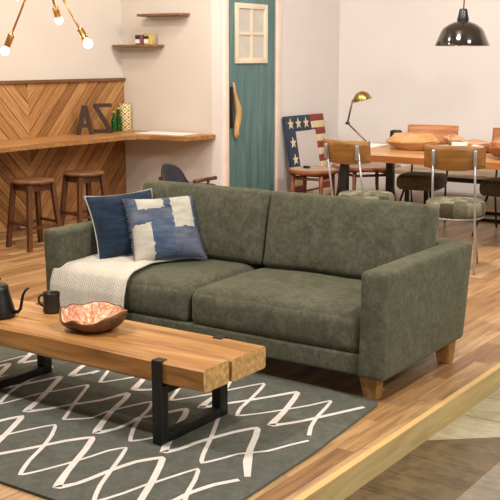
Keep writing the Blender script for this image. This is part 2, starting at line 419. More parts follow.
# ------------------------------------------------------------------ chevron panelling on the left wall
PT = 1.345
def chevron():
    b = B(); uvl = b.loops.layers.uv.new('UVMap'); col = b.verts.layers.float.new('tone')
    sec = []; yc = 6.53; W = 1.37+.0
    edges = [yc-3*W, yc-2*W, yc-W, yc, YB-.002]
    X0 = XW+.004; X1 = XW+.02
    for si in range(4):
        ya, yb = edges[si], edges[si+1]
        right = (si == 3) or (si == 1)       # boards climb to the right
        ang = math.radians(47)*(1 if right else -1)
        w = .098; pitch = w/math.cos(ang)
        z = -3.0
        while z < 4.0:
            # strip between two slanted lines z = z + tan(ang)*(y-ya)
            tn = math.tan(ang); g = .005
            poly = [(ya, z+g), (yb, z+g+tn*(yb-ya)), (yb, z+pitch-g+tn*(yb-ya)), (ya, z+pitch-g)]
            def clip(P, f):
                out = []
                for i in range(len(P)):
                    A, C = P[i], P[(i+1) % len(P)]; fa, fc = f(A), f(C)
                    if fa >= 0: out.append(A)
                    if (fa >= 0) != (fc >= 0):
                        s = fa/(fa-fc); out.append((A[0]+(C[0]-A[0])*s, A[1]+(C[1]-A[1])*s))
                return out
            poly = clip(poly, lambda p: p[1]-.004); poly = clip(poly, lambda p: PT-.03-p[1]) if poly else poly
            if len(poly) > 2:
                tone = random.random(); du = random.random()*10
                lo = [b.verts.new((X0, y, zz)) for y, zz in poly]; hi = [b.verts.new((X1, y, zz)) for y, zz in poly]
                for v in lo+hi: v[col] = tone
                fs = [b.faces.new(hi)]
                n = len(poly)
                for i in range(n): fs.append(b.faces.new((lo[i], lo[(i+1) % n], hi[(i+1) % n], hi[i])))
                for f in fs:
                    for L in f.loops:
                        y, zz = L.vert.co.y, L.vert.co.z
                        L[uvl].uv = (y*math.cos(ang)+zz*math.sin(ang)+du, -y*math.sin(ang)+zz*math.cos(ang)+du)
            z += pitch
    return b
pn = thing('wall_panelling', 'chevron wood panelling covering the lower left wall behind the counter and stools', 'wall panelling', (XW+.001, 5.5, 0))
obj('backing', box((XW+.001, 2.4, .001), (XW+.004, YB-.002, PT-.02)), 'groove', pn)
obj('board_face', chevron(), 'boards', pn)
obj('cap_rail', box((XW+.001, 2.4, PT-.03), (XW+.045, YB-.002, PT), .003), 'captrim', pn)
# wall socket
b = B(); add_box(b, (XW+.021, 6.36, .012), (XW+.05, 6.41, .065), 0, .002)
tag(obj('wall_socket', b, 'white', loc=(XW+.02, 6.4, .04)), 'small white socket box at the foot of the chevron panelling behind the left stool', 'socket')

# ------------------------------------------------------------------ corner counter
ZC = .825
b = B()
def slab(bm, poly, z0, z1, rnd=0):
    n0 = len(bm.verts); add_prism(bm, poly, z0, z1)
# irregular live edge
poly = [(XW+.021, 2.4), (-6.38, 2.4)]
for i in range(18): y = 2.5+i*.27; poly.append((-6.385+.012*noise.noise(Vector((y*2, 0, 0)))*2, y))
poly += [(-6.40, 7.22), (-6.36, 7.36), (-6.24, 7.42)]
for i in range(3): poly.append((-6.15+.1*i, 7.425+.006*i))
poly += [(-5.84, 7.44), (-5.785, YB-.002), (XW+.021, YB-.002)]
add_prism(b, poly, ZC-.042, ZC)
for f in b.faces: f.material_index = 0 if f.normal.z > .9 else 0
b.normal_update()
for f in b.faces: f.material_index = 0 if abs(f.normal.z) > .5 else 1
bmesh.ops.bevel(b, geom=[e for e in b.edges if all(abs(v.co.z-ZC) < 1e-4 for v in e.verts)], offset=.006, segments=2, affect='EDGES')
ct = thing('corner_counter', 'brown wooden counter running along the panelling and round the corner wall', 'counter', (-6.6, 5.6, ZC-.04))
obj('worktop', b, ['counter', 'counter_edge'], ct)
for y in (3.2, 4.2):
    b = B()
    add_prism(b, [(0, 0), (.32, .0), (.32, -.03), (.03, -.26), (0, -.26)], -.015, .015, 0, Matrix.Translation((XW+.021, y, ZC-.043)) @ Matrix(((1, 0, 0, 0), (0, 0, 1, 0), (0, 1, 0, 0), (0, 0, 0, 1))))
    obj('bracket', b, 'counter_edge', ct)
# white sheet on the counter wing
b = B(); a = Matrix.Translation((-6.22, 7.63, ZC+.001)) @ Matrix.Rotation(.06, 4, 'Z')
add_box(b, (-.27, -.14, 0), (.27, .14, .006))
for v in b.verts: v.co = a @ v.co
tag(obj('paper_sheet', b, 'paper', loc=(-6.22, 7.63, ZC)), 'large white sheet lying on the short wing of the corner counter', 'sheet')

# letters
def letter(name, strokes, loc, rz, h, label, depth=.045):
    b = B()
    for (x0, z0, x1, z1, w, x2) in strokes: pass
    return b
def letter_obj(ch, loc, rz, H, Wd, label):
    b = B(); t = .028
    rot = Matrix.Translation(loc) @ Matrix.Rotation(rz, 4, 'Z') @ Matrix(((1, 0, 0, 0), (0, 0, -1, 0), (0, 1, 0, 0), (0, 0, 0, 1)))
    if ch == 'A':
        s = .04
        polys = [[(-Wd/2, 0), (-Wd/2+s, 0), (.022, H), (-.025, H)], [(Wd/2-s, 0), (Wd/2, 0), (.025, H), (-.022, H)],
                 [(-Wd/2+.045, H*.24), (Wd/2-.045, H*.24), (Wd/2-.06, H*.38), (-Wd/2+.06, H*.38)]]
    else:
        s = .036
        polys = [[(-Wd/2, H-s), (Wd/2, H-s), (Wd/2, H), (-Wd/2, H)], [(-Wd/2, 0), (Wd/2, 0), (Wd/2, s), (-Wd/2, s)],
                 [(-Wd/2, H-s), (-Wd/2+.048, H-s), (Wd/2, s), (Wd/2-.048, s)]]
    for i, P in enumerate(polys): add_prism(b, P, -t/2+.0004*i, t/2-.0004*i, 0, rot)
    return tag(obj('wooden_letter', b, 'letter', loc=loc), label, 'letter', 'wooden letters on the counter')
letter_obj('A', (-6.78, 7.10, ZC+.001), math.radians(52), .275, .165, 'dark brown wooden capital letter A standing on the counter')
letter_obj('Z', (-6.78, 7.35, ZC+.001), math.radians(54), .285, .175, 'dark brown wooden capital letter Z, reversed, between the letter A and the green bottles')

# bottles
def bottle(loc, h, label):
    r = thing('glass_bottle', label, 'bottle', loc, 'green bottles on the counter')
    b = B(); s = h/.24
    add_lathe(b, [(0, 0), (.028*s, .002), (.03*s, .01), (.03*s, .115*s), (.026*s, .14*s), (.013*s, .175*s), (.011*s, .205*s), (.0135*s, .207*s), (.0135*s, .215*s), (0, .215*s)], 20, loc)
    obj('bottle_body', b, 'green', r)
    b = B(); add_lathe(b, [(0, .213*s), (.015*s, .213*s), (.0155*s, .235*s), (0, .237*s)], 16, loc); obj('cap', b, 'cap_y', r)
bottle((-6.82, 7.55, ZC+.001), .205, 'short green glass bottle right beside the wooden letter Z')
bottle((-6.84, 7.645, ZC+.001), .24, 'taller green glass bottle with a pale cap, next to the patterned canister')
b = B(); add_lathe(b, [(0, 0), (.058, 0), (.06, .003), (.06, .262), (.056, .266), (.05, .262), (.05, .2), (0, .2)], 32, (-6.85, 7.76, ZC+.001))
tag(obj('canister', b, 'lattice', loc=(-6.85, 7.76, ZC+.001)), 'tall yellow lattice-patterned canister in the corner of the counter', 'canister')

# ------------------------------------------------------------------ wall shelves and tins
def shelf(x0, x1, z, label):
    b = B(); add_box(b, (x0, YB-.17, z), (x1, YB-.001, z+.024), 0, .003)
    tag(obj('wall_shelf', b, 'rustic', loc=((x0+x1)/2, YB, z)), label, 'shelf', 'floating shelves on the corner wall')
shelf(-6.60, -6.08, 1.935, 'upper short rustic wood shelf on the wall left of the teal door')
shelf(-6.925, -6.40, 1.645, 'lower short rustic wood shelf carrying two small printed tins')
def tin(x, body, label):
    z = 1.670; r = thing('tea_tin', label, 'tin', (x, YB-.09, z), 'printed tins on the lower shelf')
    obj('tin_body', box((x-.045, YB-.13, z), (x+.045, YB-.05, z+.095), .004), body, r)
    obj('label_patch', box((x-.043, YB-.1315, z+.055), (x+.018, YB-.1302, z+.08)), 'navycan', r)
    b = B(); add_box(b, (x-.043, YB-.1315, z+.012), (x+.012, YB-.1302, z+.05)); obj('picture_patch', b, 'paper', r)
    obj('lid', box((x-.046, YB-.131, z+.0955), (x+.046, YB-.049, z+.104), .003), 'cream' if body == 'plum' else 'yellow', r)
tin(-6.615, 'plum', 'left small tin in plum and white on the lower shelf')
tin(-6.505, 'yellow', 'right small tin in mustard yellow on the lower shelf')

# ------------------------------------------------------------------ wooden stools
def make_stool(loc, label):
    r = thing('bar_stool', label, 'stool', loc, 'wooden stools at the counter'); L = Vector(loc); H = .565
    b = B(); add_lathe(b, [(0, H-.03), (.155, H-.03), (.174, H-.022), (.178, H-.012), (.172, H), (.1, H-.006), (0, H-.01)], 40, loc); obj('seat', b, 'walnut_top', r)
    # square apron
    b = B(); k = .118
    for a in range(4):
        m = Matrix.Translation(L) @ Matrix.Rotation(a*PI/2, 4, 'Z')
        bb = B(); add_box(bb, (-k, k-.02, H-.085), (k, k, H-.031)); merge(b, bb, m)
    obj('apron', b, 'walnut', r)
    for a in range(4):
        m = Matrix.Translation(L) @ Matrix.Rotation(a*PI/2, 4, 'Z'); b = B(); w = .019
        tx, bx = .112, .158
        bot = [m @ Vector((bx+dx*w*.9, bx+dy*w*.9, 0)) for dx, dy in ((-1, -1), (1, -1), (1, 1), (-1, 1))]
        top = [m @ Vector((tx+dx*w, tx+dy*w, H-.032)) for dx, dy in ((-1, -1), (1, -1), (1, 1), (-1, 1))]
        add_hull8(b, bot, top); obj('leg', b, 'walnut', r)
    for a in range(4):
        m = Matrix.Translation(L) @ Matrix.Rotation(a*PI/2, 4, 'Z'); b = B(); z = .175 if a % 2 else .20; q = .150
        bb = B(); add_box(bb, (-q, q-.01, z), (q, q+.01, z+.022)); merge(b, bb, m); obj('stretcher', b, 'walnut', r)
    return r
s1 = make_stool((0, 0, 0), 'dark wooden round stool standing nearer the left edge in front of the panelling')
s1.location = (-6.17, 5.83, 0); s1.rotation_euler = (0, 0, math.radians(-10)); 
dup(s1, (-6.22, 6.48, 0), math.radians(-14), 'dark wooden round stool right of the other stool, partly behind the navy cushion')

# ------------------------------------------------------------------ slate chair at the counter wing
r = thing('side_chair', 'dark slate upholstered chair with wooden arms peeking above the sofa back near the counter', 'chair', (0, 0, 0))
b = B(); N, K = 16, 12; prev = None
for off in (0, .03):
    vs = []
    for j in range(K):
        v = j/(K-1); row = []
        for i in range(N+1):
            t = -1+2*i/N; a = math.radians(72*t*(1-.25*v)); Rr = .175-off
            z = .43+v*(.225-.05*t*t-.09*abs(t)**4)
            row.append(b.verts.new((Rr*math.sin(a), -Rr*math.cos(a)-.04*v, z-off*.3)))
        vs.append(row)
    for j in range(K-1):
        for i in range(N): b.faces.new((vs[j][i], vs[j][i+1], vs[j+1][i+1], vs[j+1][i])).smooth = True
    if prev:
        for i in range(N):
            for j in (0, K-1): b.faces.new((prev[j][i], prev[j][i+1], vs[j][i+1], vs[j][i]))
        for j in range(K-1):
            for i in (0, N): b.faces.new((prev[j][i], prev[j+1][i], vs[j+1][i], vs[j][i]))
    prev = vs
obj('backrest', b, 'slate', r)
obj('seat', soft_box((-.2, -.16, .37), (.2, .24, .45), .035), 'slate', r)
for sx in (-1, 1):
    b = B(); add_tube(b, [(sx*.19, -.10, .50), (sx*.20, .05, .505), (sx*.20, .20, .505)], .017, 8); add_tube(b, [(sx*.19, .1, .50), (sx*.19, .1, .40)], .012, 8); obj('armrest', b, 'walnut', r)
    for sy in (-1, 1):
        b = B(); add_tube(b, [(sx*.16, .03+sy*.16, .38), (sx*.19, .03+sy*.20, 0)], [.018, .012], 8); obj('leg', b, 'walnut', r)
r.location = (-5.50, 6.98, 0); r.rotation_euler = (0, 0, math.radians(0))

# ------------------------------------------------------------------ rug
RZ = .012
rug_poly = [(-1.945, 2.385), (-1.925, 2.55), (-1.95, 3.3), (-2.005, 3.93), (-2.03, 3.975), (-2.4, 4.0), (-4.3, 4.06), (-4.3, 2.385)]
b = B(); add_prism(b, rug_poly, .0005, RZ)
for f in b.faces: f.material_index = 0
def ribbon(px, widths):
    P = [floor_point(x, y, RZ) for x, y in px]
    # smooth with Catmull-Rom, keeping corners
    pts = []; ws = []
    if isinstance(widths, (int, float)): widths = [widths]*len(P)
    n = len(P)
    for i in range(n-1):
        p0 = P[i-1] if i else P[i]; p1 = P[i]; p2 = P[i+1]; p3 = P[i+2] if i+2 < n else P[i+1]
        for k in range(5):
            t = k/5; 
            q = .5*((2*p1)+(p2-p0)*t*.85+(2*p0-5*p1+4*p2-p3)*t*t*.85+(3*p1-p0-3*p2+p3)*t**3*.85)
            lin = p1.lerp(p2, t); q = lin.lerp(q, .45) if True else q
            pts.append(q); ws.append(widths[i]*(1-t)+widths[i+1]*t)
    pts.append(P[-1]); ws.append(widths[-1])
    ribbon.k = getattr(ribbon, 'k', 0)+1; dz = RZ+.0006+.0001*ribbon.k
    L = []
    for i, p in enumerate(pts):
        a = pts[max(0, i-1)]; c = pts[min(len(pts)-1, i+1)]; t = (c-a); t.z = 0
        if t.length < 1e-6: t = Vector((1, 0, 0))
        t.normalize(); nn = Vector((-t.y, t.x, 0))
        L.append((b.verts.new((p.x+nn.x*ws[i]/2, p.y+nn.y*ws[i]/2, dz)), b.verts.new((p.x-nn.x*ws[i]/2, p.y-nn.y*ws[i]/2, dz))))
    for A, C in zip(L, L[1:]):
        f = b.faces.new((A[0], A[1], C[1], C[0])); f.material_index = 1
        if f.normal.z < 0: f.normal_flip()
TH, TK = .015, .024
def wave(px, w=None, thick=False):
    P = px
    if w is None:
        w = []
        for i in range(len(P)): w.append(TH if not thick else TK)
        if thick:
            for i in range(len(P)-1):
                dx, dy = P[i+1][0]-P[i][0], P[i+1][1]-P[i][1]
                if dx < 0: w[i] = .027; w[i+1] = .036
        else:
            for i in range(len(P)-1):
                if P[i+1][0] < P[i][0]: w[i+1] = .018
    ribbon(P, w)
wave([(-60, 418), (-30, 399), (0, 404), (38, 394), (66, 389), (88, 384.8), (85, 390), (74, 404), (66, 416), (64, 419.5), (91, 418), (106, 412), (130, 406), (152, 401.6), (149, 409), (140, 418), (133, 430), (130.5, 441), (152, 438), (185, 426), (218, 409), (221, 412), (217, 422), (211, 438), (203, 455), (202, 463), (222, 458.5), (238, 454), (268, 451), (290, 445), (308.6, 440.7)])
wave([(0, 362), (20, 357), (40, 353)])
wave([(0, 377.3), (18, 373), (34, 370.3), (52, 366), (47, 372), (30, 380), (13, 390), (4, 398), (0, 403)])
wave([(34, 350), (28, 356.5), (20, 363), (42, 359.6), (60, 356)], thick=True)
wave([(-20, 372), (0, 366), (9, 363.8), (5, 369), (-4, 377)], thick=True)
wave([(0, 389), (26, 384), (60, 376.8), (58, 380), (48, 391), (38, 401), (26, 411.5), (48, 409), (70, 405), (100, 400.5), (128, 393.3), (125, 399), (112, 411), (103, 422), (96, 433), (116, 429), (130, 423), (139, 418), (152, 416), (168, 412.5), (186, 409), (185, 415), (179, 424), (172, 435), (164, 452), (180, 449), (196, 443), (213, 438), (235, 432), (257, 428), (256, 436), (250, 450), (247.5, 462), (247.5, 477)], thick=True)
wave([(-20, 430), (0, 421), (22, 416.5), (14, 426), (0, 440), (-12, 450)], thick=True)
wave([(-20, 458), (0, 454), (22, 450), (42, 446), (66, 441), (92.5, 437.6), (86, 449), (76, 461), (67, 472), (57, 487.5), (76, 484), (90, 479), (112, 470), (136, 462), (162, 457.8), (160, 466), (152, 482), (141, 500), (132, 516), (150, 510), (174, 501), (190, 493), (214, 485), (239, 480)], thick=True)
wave([(-6, 438), (4, 435.5), (28, 430), (55, 425), (52, 435), (43, 447), (29, 461), (20, 475), (40, 471), (68, 463.6), (90, 457), (108, 451), (126, 447.8), (121, 457), (110, 472), (100, 486), (94, 502), (122, 494), (146, 485), (154, 483), (172, 477), (198, 469), (195, 480), (188, 492), (183, 506)])
wave([(92, 374), (99, 371)])
wave([(110, 369), (106, 374), (100, 382.5), (115, 380.5), (130, 378), (150, 374)])
wave([(92, 361), (80, 368), (71, 376), (86, 374), (99, 371)], thick=True)
wave([(148, 374), (142, 381), (134, 389.6), (150, 390), (178, 384), (210, 378), (231, 375), (230, 381), (222, 393), (210, 400), (200.5, 408), (222, 404.5), (246, 401), (270, 397), (297, 392.3), (295, 398), (284, 412), (271, 425.5), (286, 424), (304, 421), (335, 414), (364, 407.4)], thick=True)
wave([(180, 387), (175, 394), (170.5, 400.6), (190, 398), (210, 394.5), (235, 389), (264, 383.6), (260, 390), (250, 400), (241, 408), (237, 416), (258, 414), (282, 410.4), (308, 406), (331, 401), (326, 408), (317, 417.4), (311, 427), (309, 435.8)])
# clip ribbons that stray outside the rug
bmesh.ops.recalc_face_normals(b, faces=[f for f in b.faces if f.material_index == 0])
kill = [v for v in b.verts if v.co.z > RZ+.0005 and (v.co.x < -4.29 or v.co.y < 2.395 or v.co.y > 3.99)]
bmesh.ops.delete(b, geom=kill, context='VERTS')
tag(obj('area_rug', b, ['rug', 'rugline'], recalc=False, loc=(-3, 3.2, 0)), 'sage grey rug with hand-drawn ivory zigzag diamonds lying under the coffee table', 'rug')

# ------------------------------------------------------------------ sofa
sf = thing('sofa', 'three-seat olive green suede sofa with block arms and tapered oak feet', 'sofa', (-3.03, 4.4, 0))
XL, XR = -4.09, -1.965; AW = .135; YF, YR = 3.915, 4.93
def arm_bm(x0, x1, out):
    def sh(p, u):
        p = p.copy()
        p.x += out*.008*(1-u.z)/2*-1                 # tapers a touch to the floor
        p.y -= .075*(1-u.z)/2*max(0, u.y)        # rear edge leans
        p.z += -.004*(u.x**2)
        k = noise.noise(Vector((p.x*6, p.y*4, p.z*4)))*.004
        p += Vector((k, 0, k))
        return p
    return soft_box((x0, YF, .118), (x1, YR-.025, .618), .026, (4, 14, 10), sh)
obj('armrest', arm_bm(XR-AW, XR, 1), 'suede', sf); obj('armrest', arm_bm(XL, XL+AW, -1), 'suede', sf)
xi0, xi1 = XL+AW-.01, XR-AW+.01
obj('base', soft_box((xi0, YF+.026, .120), (xi1, YR-.05, .22), .014, (20, 8, 3)), 'suede', sf)
obj('back_frame', soft_box((xi0, YR-.16, .132), (xi1, YR, .62), .03, (16, 3, 8)), 'suede', sf)
def seat_shape(p, u):
    p = p.copy(); top = max(0, u.z); ed = (1-min(1, abs(u.x))**6)*(1-abs(u.y)**4)
    p.z += top*(.018*ed) + (-.012*(max(0, -u.y)**3))*top
    if u.y < 0: p.y -= .012*(1-u.x**4)*(1-u.z**2)*(-u.y)
    k = noise.noise(Vector((p.x*5, p.y*6, p.z*5)))*.006+noise.noise(Vector((p.x*16, p.y*12, p.z*9)))*.0025
    p.z += k*top; p.y += k*.6
    return p
XM = -3.093
for (a, c) in ((xi0+.006, XM-.003), (XM+.003, xi1-.006)):
    cu = obj('seat_cushion', soft_box((a, YF+.030, .206), (c, 4.66, .407), .05, (20, 14, 6), seat_shape), 'suede', sf)
def back_shape(p, u):
    p = p.copy()
    ed = (1-abs(u.x)**5)*(1-abs(u.z)**4)
    if u.y < 0: p.y -= .035*ed*(-u.y)
    p.z += .004*(1-u.x**4)*max(0, u.z)
    k = noise.noise(Vector((p.x*4+3, p.y*5, p.z*5)))*.010+noise.noise(Vector((p.x*14, p.y*12, p.z*9+5)))*.003
    p.y += k; p.z += k*.5
    return p
for (a, c) in ((xi0+.01, XM+.050), (XM+.054, xi1-.022)):
    bm = soft_box((a, -.10, 0), (c, .10, .418), .032, (22, 4, 12), back_shape)
    m = Matrix.Translation((0, 4.62, .405)) @ Matrix.Rotation(math.radians(-13), 4, 'X')
    for v in bm.verts: v.co = m @ v.co
    obj('back_cushion', bm, 'suede', sf)
# welt between seat cushion halves is part of the cushions; feet
def foot(cx, cy, out):
    b = B(); t = .046; q = .031
    bot = [(cx+out*.008+dx*q, cy+dy*q, 0.0005) for dx, dy in ((-1, -1), (1, -1), (1, 1), (-1, 1))]
    top = [(cx+dx*t, cy+dy*t, .124) for dx, dy in ((-1, -1), (1, -1), (1, 1), (-1, 1))]
    add_hull8(b, bot, top); bmesh.ops.bevel(b, geom=b.edges[:], offset=.004, segments=2, affect='EDGES')
    obj('foot', b, 'sofa_leg', sf)
foot(XR-.118, 4.02, 1); foot(XR-.075, 4.74, 1); foot(XL+.07, 4.13, -1); foot(XL+.07, 4.76, -1)

# ------------------------------------------------------------------ throw pillows
def pillow(W, T, n=44):
    "unit pillow: width/height W, thickness T, standing in the local xz plane, front to -y"
    b = B(); grid = {}
    for s in (-1, 1):
        for i in range(n+1):
            for j in range(n+1):
                u, v = -1+2*i/n, -1+2*j/n
                edge = (i in (0, n)) or (j in (0, n))
                k = (i, j, 0 if edge else s)
                if k in grid: continue
                prof = ((1-u**4)*(1-v**4))**.55
                pin = 1-.085*(1-u*u)*(abs(v)**3); pin2 = 1-.085*(1-v*v)*(abs(u)**3)
                x = u*W/2*pin2; z = v*W/2*pin
                y = -s*T/2*prof*(1+.12*noise.noise(Vector((u*1.7, v*1.7, s))))
                wr = .006*noise.noise(Vector((u*3, v*7, s*3)))*prof
                grid[k] = b.verts.new((x, y-wr, z))
        for i in range(n):
            for j in range(n):
                q = []
                for a, c in ((i, j), (i+1, j), (i+1, j+1), (i, j+1)):
                    e = (a in (0, n)) or (c in (0, n)); q.append(grid[(a, c, 0 if e else s)])
                if s < 0: q = q[::-1]
                f = b.faces.new(q); f.smooth = True
    border = [(i, 0) for i in range(n)]+[(n, j) for j in range(n)]+[(i, n) for i in range(n, 0, -1)]+[(0, j) for j in range(n, 0, -1)]
    rim = [grid[(i, j, 0)].co.copy() for i, j in border]
    return b, rim
def place(bm_or_pts, m):
    if isinstance(bm_or_pts, list): return [m @ p for p in bm_or_pts]
    for v in bm_or_pts.verts: v.co = m @ v.co
    return bm_or_pts
def lean(bottom, yaw, back, W, roll):
    "a square cushion resting on its lower edge, turned by yaw and leaning back"
    y = math.radians(yaw); t = math.radians(back)
    c = Vector(bottom)+Vector((-math.sin(y)*math.sin(t), math.cos(y)*math.sin(t), math.cos(t)))*(W/2*.96)
    return Matrix.Translation(c) @ Matrix.Rotation(y, 4, 'Z') @ Matrix.Rotation(-t, 4, 'X') @ Matrix.Rotation(math.radians(roll), 4, 'Y')
# navy cushion leaning in the corner
Wn = .40
mN = lean((-3.745, 4.262, .446), 56, 31, Wn, -4)
bmN, rim = pillow(Wn, .13)
pl = thing('throw_pillow', 'navy blue square cushion with pale piping leaning against the left arm of the sofa', 'cushion', tuple(mN.translation), 'cushions on the sofa')
obj('cushion_cover', place(bmN, mN), 'navy', pl)
b = B(); add_tube(b, place(rim, mN), .0045, 6, closed=True); obj('piping', b, 'piping', pl)
# patchwork cushion
Wp = .405
mP = lean((-3.495, 4.295, .448), 50, 37, Wp, -2)
n = 60
bmP, rim = pillow(Wp, .14, n)
for f in bmP.faces:
    c = f.calc_center_median(); u, v = c.x/(Wp/2), c.z/(Wp/2)
    if c.y > 0: continue
    j = .035*noise.noise(Vector((u*9, v*9, 0))); u += j; v += j
    mi = 0
    if -.72 < u < .02 and .50 < v < .93: mi = 1
    elif .22 < u < .80 and -.12 < v < .96: mi = 1
    elif u < -.42 and v < .05: mi = 1
    elif u < .22 and .15 < v <= .5: mi = 2
    elif u > .18 and v < -.14: mi = 2
    f.material_index = mi
for v in bmP.verts:
    pass
pw = thing('throw_pillow', 'patchwork cushion in denim blue and ecru with frayed edges in front of the navy cushion', 'cushion', tuple(mP.translation), 'cushions on the sofa')
obj('cushion_cover', place(bmP, mP), ['denim', 'linen', 'denim2'], pw)
b = B(); rr = place(rim, mP); cen = mP.translation
for i in range(len(rr)):
    for k in range(2):
        p = rr[i].lerp(rr[(i+1) % len(rr)], k/2); d = (p-cen).normalized()
        q = p+d*random.uniform(.008, .016)+Vector((random.uniform(-.004, .004),)*3)
        add_tube(b, [p-d*.004, q], [.0018, .001], 4)
obj('fringe', b, 'denim2', pw)

# ------------------------------------------------------------------ knitted throw
def throw():
    b = B(); uvl = b.loops.layers.uv.new('UVMap'); nu, nv = 34, 60; g = []
    prof = []    # path over the seat: back -> front -> down
    for y, z in ((4.50, .430), (4.3, .434), (4.15, .436), (4.05, .434), (3.99, .430), (3.95, .416), (3.920, .394), (3.905, .36), (3.892, .32), (3.888, .27), (3.885, .215), (3.883, .17)): prof.append(Vector((0, y, z)))
    ln = [0]
    for a, c in zip(prof, prof[1:]): ln.append(ln[-1]+(c-a).length)
    def at(s):
        for i in range(len(ln)-1):
            if s <= ln[i+1]: return prof[i].lerp(prof[i+1], (s-ln[i])/(ln[i+1]-ln[i]))
        return prof[-1]
    for j in range(nv+1):
        s = ln[-1]*j/nv; row = []
        for i in range(nu+1):
            u = i/nu; p = at(s)
            xr = -3.44-.06*min(1, s/.3)-.03*math.sin(s*7); k_ = min(1, max(0, (s-.50)/.10)); xl = xi0+.022-.065*k_*k_*(3-2*k_)
            x = xl+(xr-xl)*u
            e = max(0, u-.9)/.1
            lift = .004+.006*noise.noise(Vector((x*9, s*6, 0)))+.008*math.sin(u*PI)*.3
            fold = .010*math.exp(-((u-.86)/.05)**2)+.004*math.exp(-((u-.5)/.06)**2)
            up = Vector((0, 0, 1)) if p.z > .42 else (Vector((0, -1, 0)) if p.z < .38 else Vector((0, -.7, .7)))
            q = Vector((x, p.y, p.z))+up*(lift+fold+.006)
            # rounded left shoulder
            row.append((q, u*(xr-xl), s, up))
        g.append(row)
    for off in (0, -.006):
        vs = [[b.verts.new(q+up*off) for q, a, c, up in row] for row in g]
        for j in range(nv):
            for i in range(nu):
                f = b.faces.new((vs[j][i], vs[j+1][i], vs[j+1][i+1], vs[j][i+1])); f.smooth = True
                for L, (jj, ii) in zip(f.loops, ((j, i), (j+1, i), (j+1, i+1), (j, i+1))): L[uvl].uv = (g[jj][ii][1], g[jj][ii][2])
        if off:
            for j in range(nv):
                for i in (0, nu): b.faces.new((pv[j][i], pv[j+1][i], vs[j+1][i], vs[j][i]))
            for i in range(nu):
                for j in (0, nv): b.faces.new((pv[j][i], pv[j][i+1], vs[j][i+1], vs[j][i]))
        pv = vs
    return b
tag(obj('throw_blanket', throw(), 'knit', loc=(-3.75, 4.0, .42)), 'cream knitted throw draped over the left end of the sofa seat', 'blanket')

# ------------------------------------------------------------------ coffee table
TX0, TX1, TY0, TY1, TZ0, TZ1 = -3.9, -2.275, 3.0, 3.42, .268, .362
tb = thing('coffee_table', 'long coffee table of two thick wooden beams on black iron loop legs', 'table', (-3.05, 3.2, RZ))
def beam(x0, x1, y0, y1, seed):
    nx = 60; b = B(); ring = []
    pr = [(y0, TZ0+.01), (y0+.01, TZ0), ((y0+y1)/2, TZ0), (y1-.008, TZ0), (y1, TZ0+.008), (y1, TZ1-.008), (y1-.006, TZ1), ((y0+y1)/2, TZ1), (y0+.010, TZ1), (y0, TZ1-.008), (y0, (TZ0+TZ1)/2)]
    for i in range(nx+1):
        x = x0+(x1-x0)*i/nx; R = []
        for k, (y, z) in enumerate(pr):
            wob = noise.noise(Vector((x*3, k*.7, seed)))
            yy = y+(.008*wob if k in (0, 1, 9, 10) else .002*wob); zz = z+(.003*wob if z < TZ1-.02 else .0008*wob)
            R.append(b.verts.new((x, yy, zz)))
        ring.append(R)
    K = len(pr)
    for A, C in zip(ring, ring[1:]):
        for k in range(K):
            f = b.faces.new((A[k], A[(k+1) % K], C[(k+1) % K], C[k])); f.smooth = False
    f = b.faces.new(ring[-1][::-1]); f.material_index = 1; f = b.faces.new(ring[0]); f.material_index = 1
    return b
obj('beam', beam(TX0, TX1-.004, TY0, 3.169, 1), ['slab', 'endgrain'], tb)
obj('beam', beam(TX0+.02, TX1+.004, 3.176, TY1, 5), ['slab', 'endgrain'], tb)
for x in (-2.505, -3.58):
    w = .023; b = B()
    add_box(b, (x-w, TY0-.016, RZ+.0030), (x+w, TY0-.0025, TZ1+.001), 0, .001)   # strap up the front face
    add_box(b, (x-w, TY0-.0025, RZ+.0030), (x+w, TY0+.03, TZ0-.01), 0, .001)
    add_box(b, (x-w, TY1+.004, RZ+.0030), (x+w, TY1+.02, TZ1+.001), 0, .001)
    add_box(b, (x-w, TY1-.035, RZ+.0030), (x+w, TY1+.004, TZ0-.01), 0, .001)
    add_box(b, (x-w, TY0+.03, RZ+.0030), (x+w, TY1-.035, RZ+.042), 0, .001)
    add_box(b, (x-w, TY0+.03, TZ0-.044), (x+w, TY1-.035, TZ0-.006), 0, .001)
    add_box(b, (x-w, TY0-.016, TZ1+.001), (x+w, TY0+.028, TZ1+.004)); add_box(b, (x-w, TY1-.03, TZ1+.001), (x+w, TY1+.02, TZ1+.004))
    obj('leg_loop', b, 'iron', tb)

# kettle
ks = 1.13
kz = TZ1+.0015; kc = (-3.56, 3.12, kz)
k = thing('gooseneck_kettle', 'matt black gooseneck kettle cut by the left edge on the coffee table', 'kettle', kc)
b = B(); add_lathe(b, [(0, 0), (.062, 0), (.067, .006), (.064, .03), (.05, .085), (.043, .115), (.0425, .128), (.038, .130), (.03, .127)], 36, kc, 0, SC(kc, ks)); obj('kettle_body', b, 'cast', k)
b = B(); add_lathe(b, [(0, .14), (.034, .137), (.041, .131), (.041, .128), (0, .127)], 30, kc, 0, SC(kc, ks)); add_lathe(b, [(0, .165), (.012, .164), (.014, .156), (.008, .148), (.006, .138), (0, .138)], 16, kc, 0, SC(kc, ks)); obj('lid', b, 'cast', k)
d = Vector((.93, .37, 0)).normalized(); c = Vector(kc)
b = B(); add_tube(b, [c+d*.055+Vector((0, 0, .024)), c+d*.085+Vector((0, 0, .025)), c+d*.097+Vector((0, 0, .040)), c+d*.103+Vector((0, 0, .07)), c+d*.110+Vector((0, 0, .098)), c+d*.122+Vector((0, 0, .118)), c+d*.136+Vector((0, 0, .128))], [.010, .0075, .0065, .006, .0055, .005, .0045], 12); [setattr(v, 'co', SC(kc, ks) @ v.co) for v in b.verts]; obj('spout', b, 'cast', k)
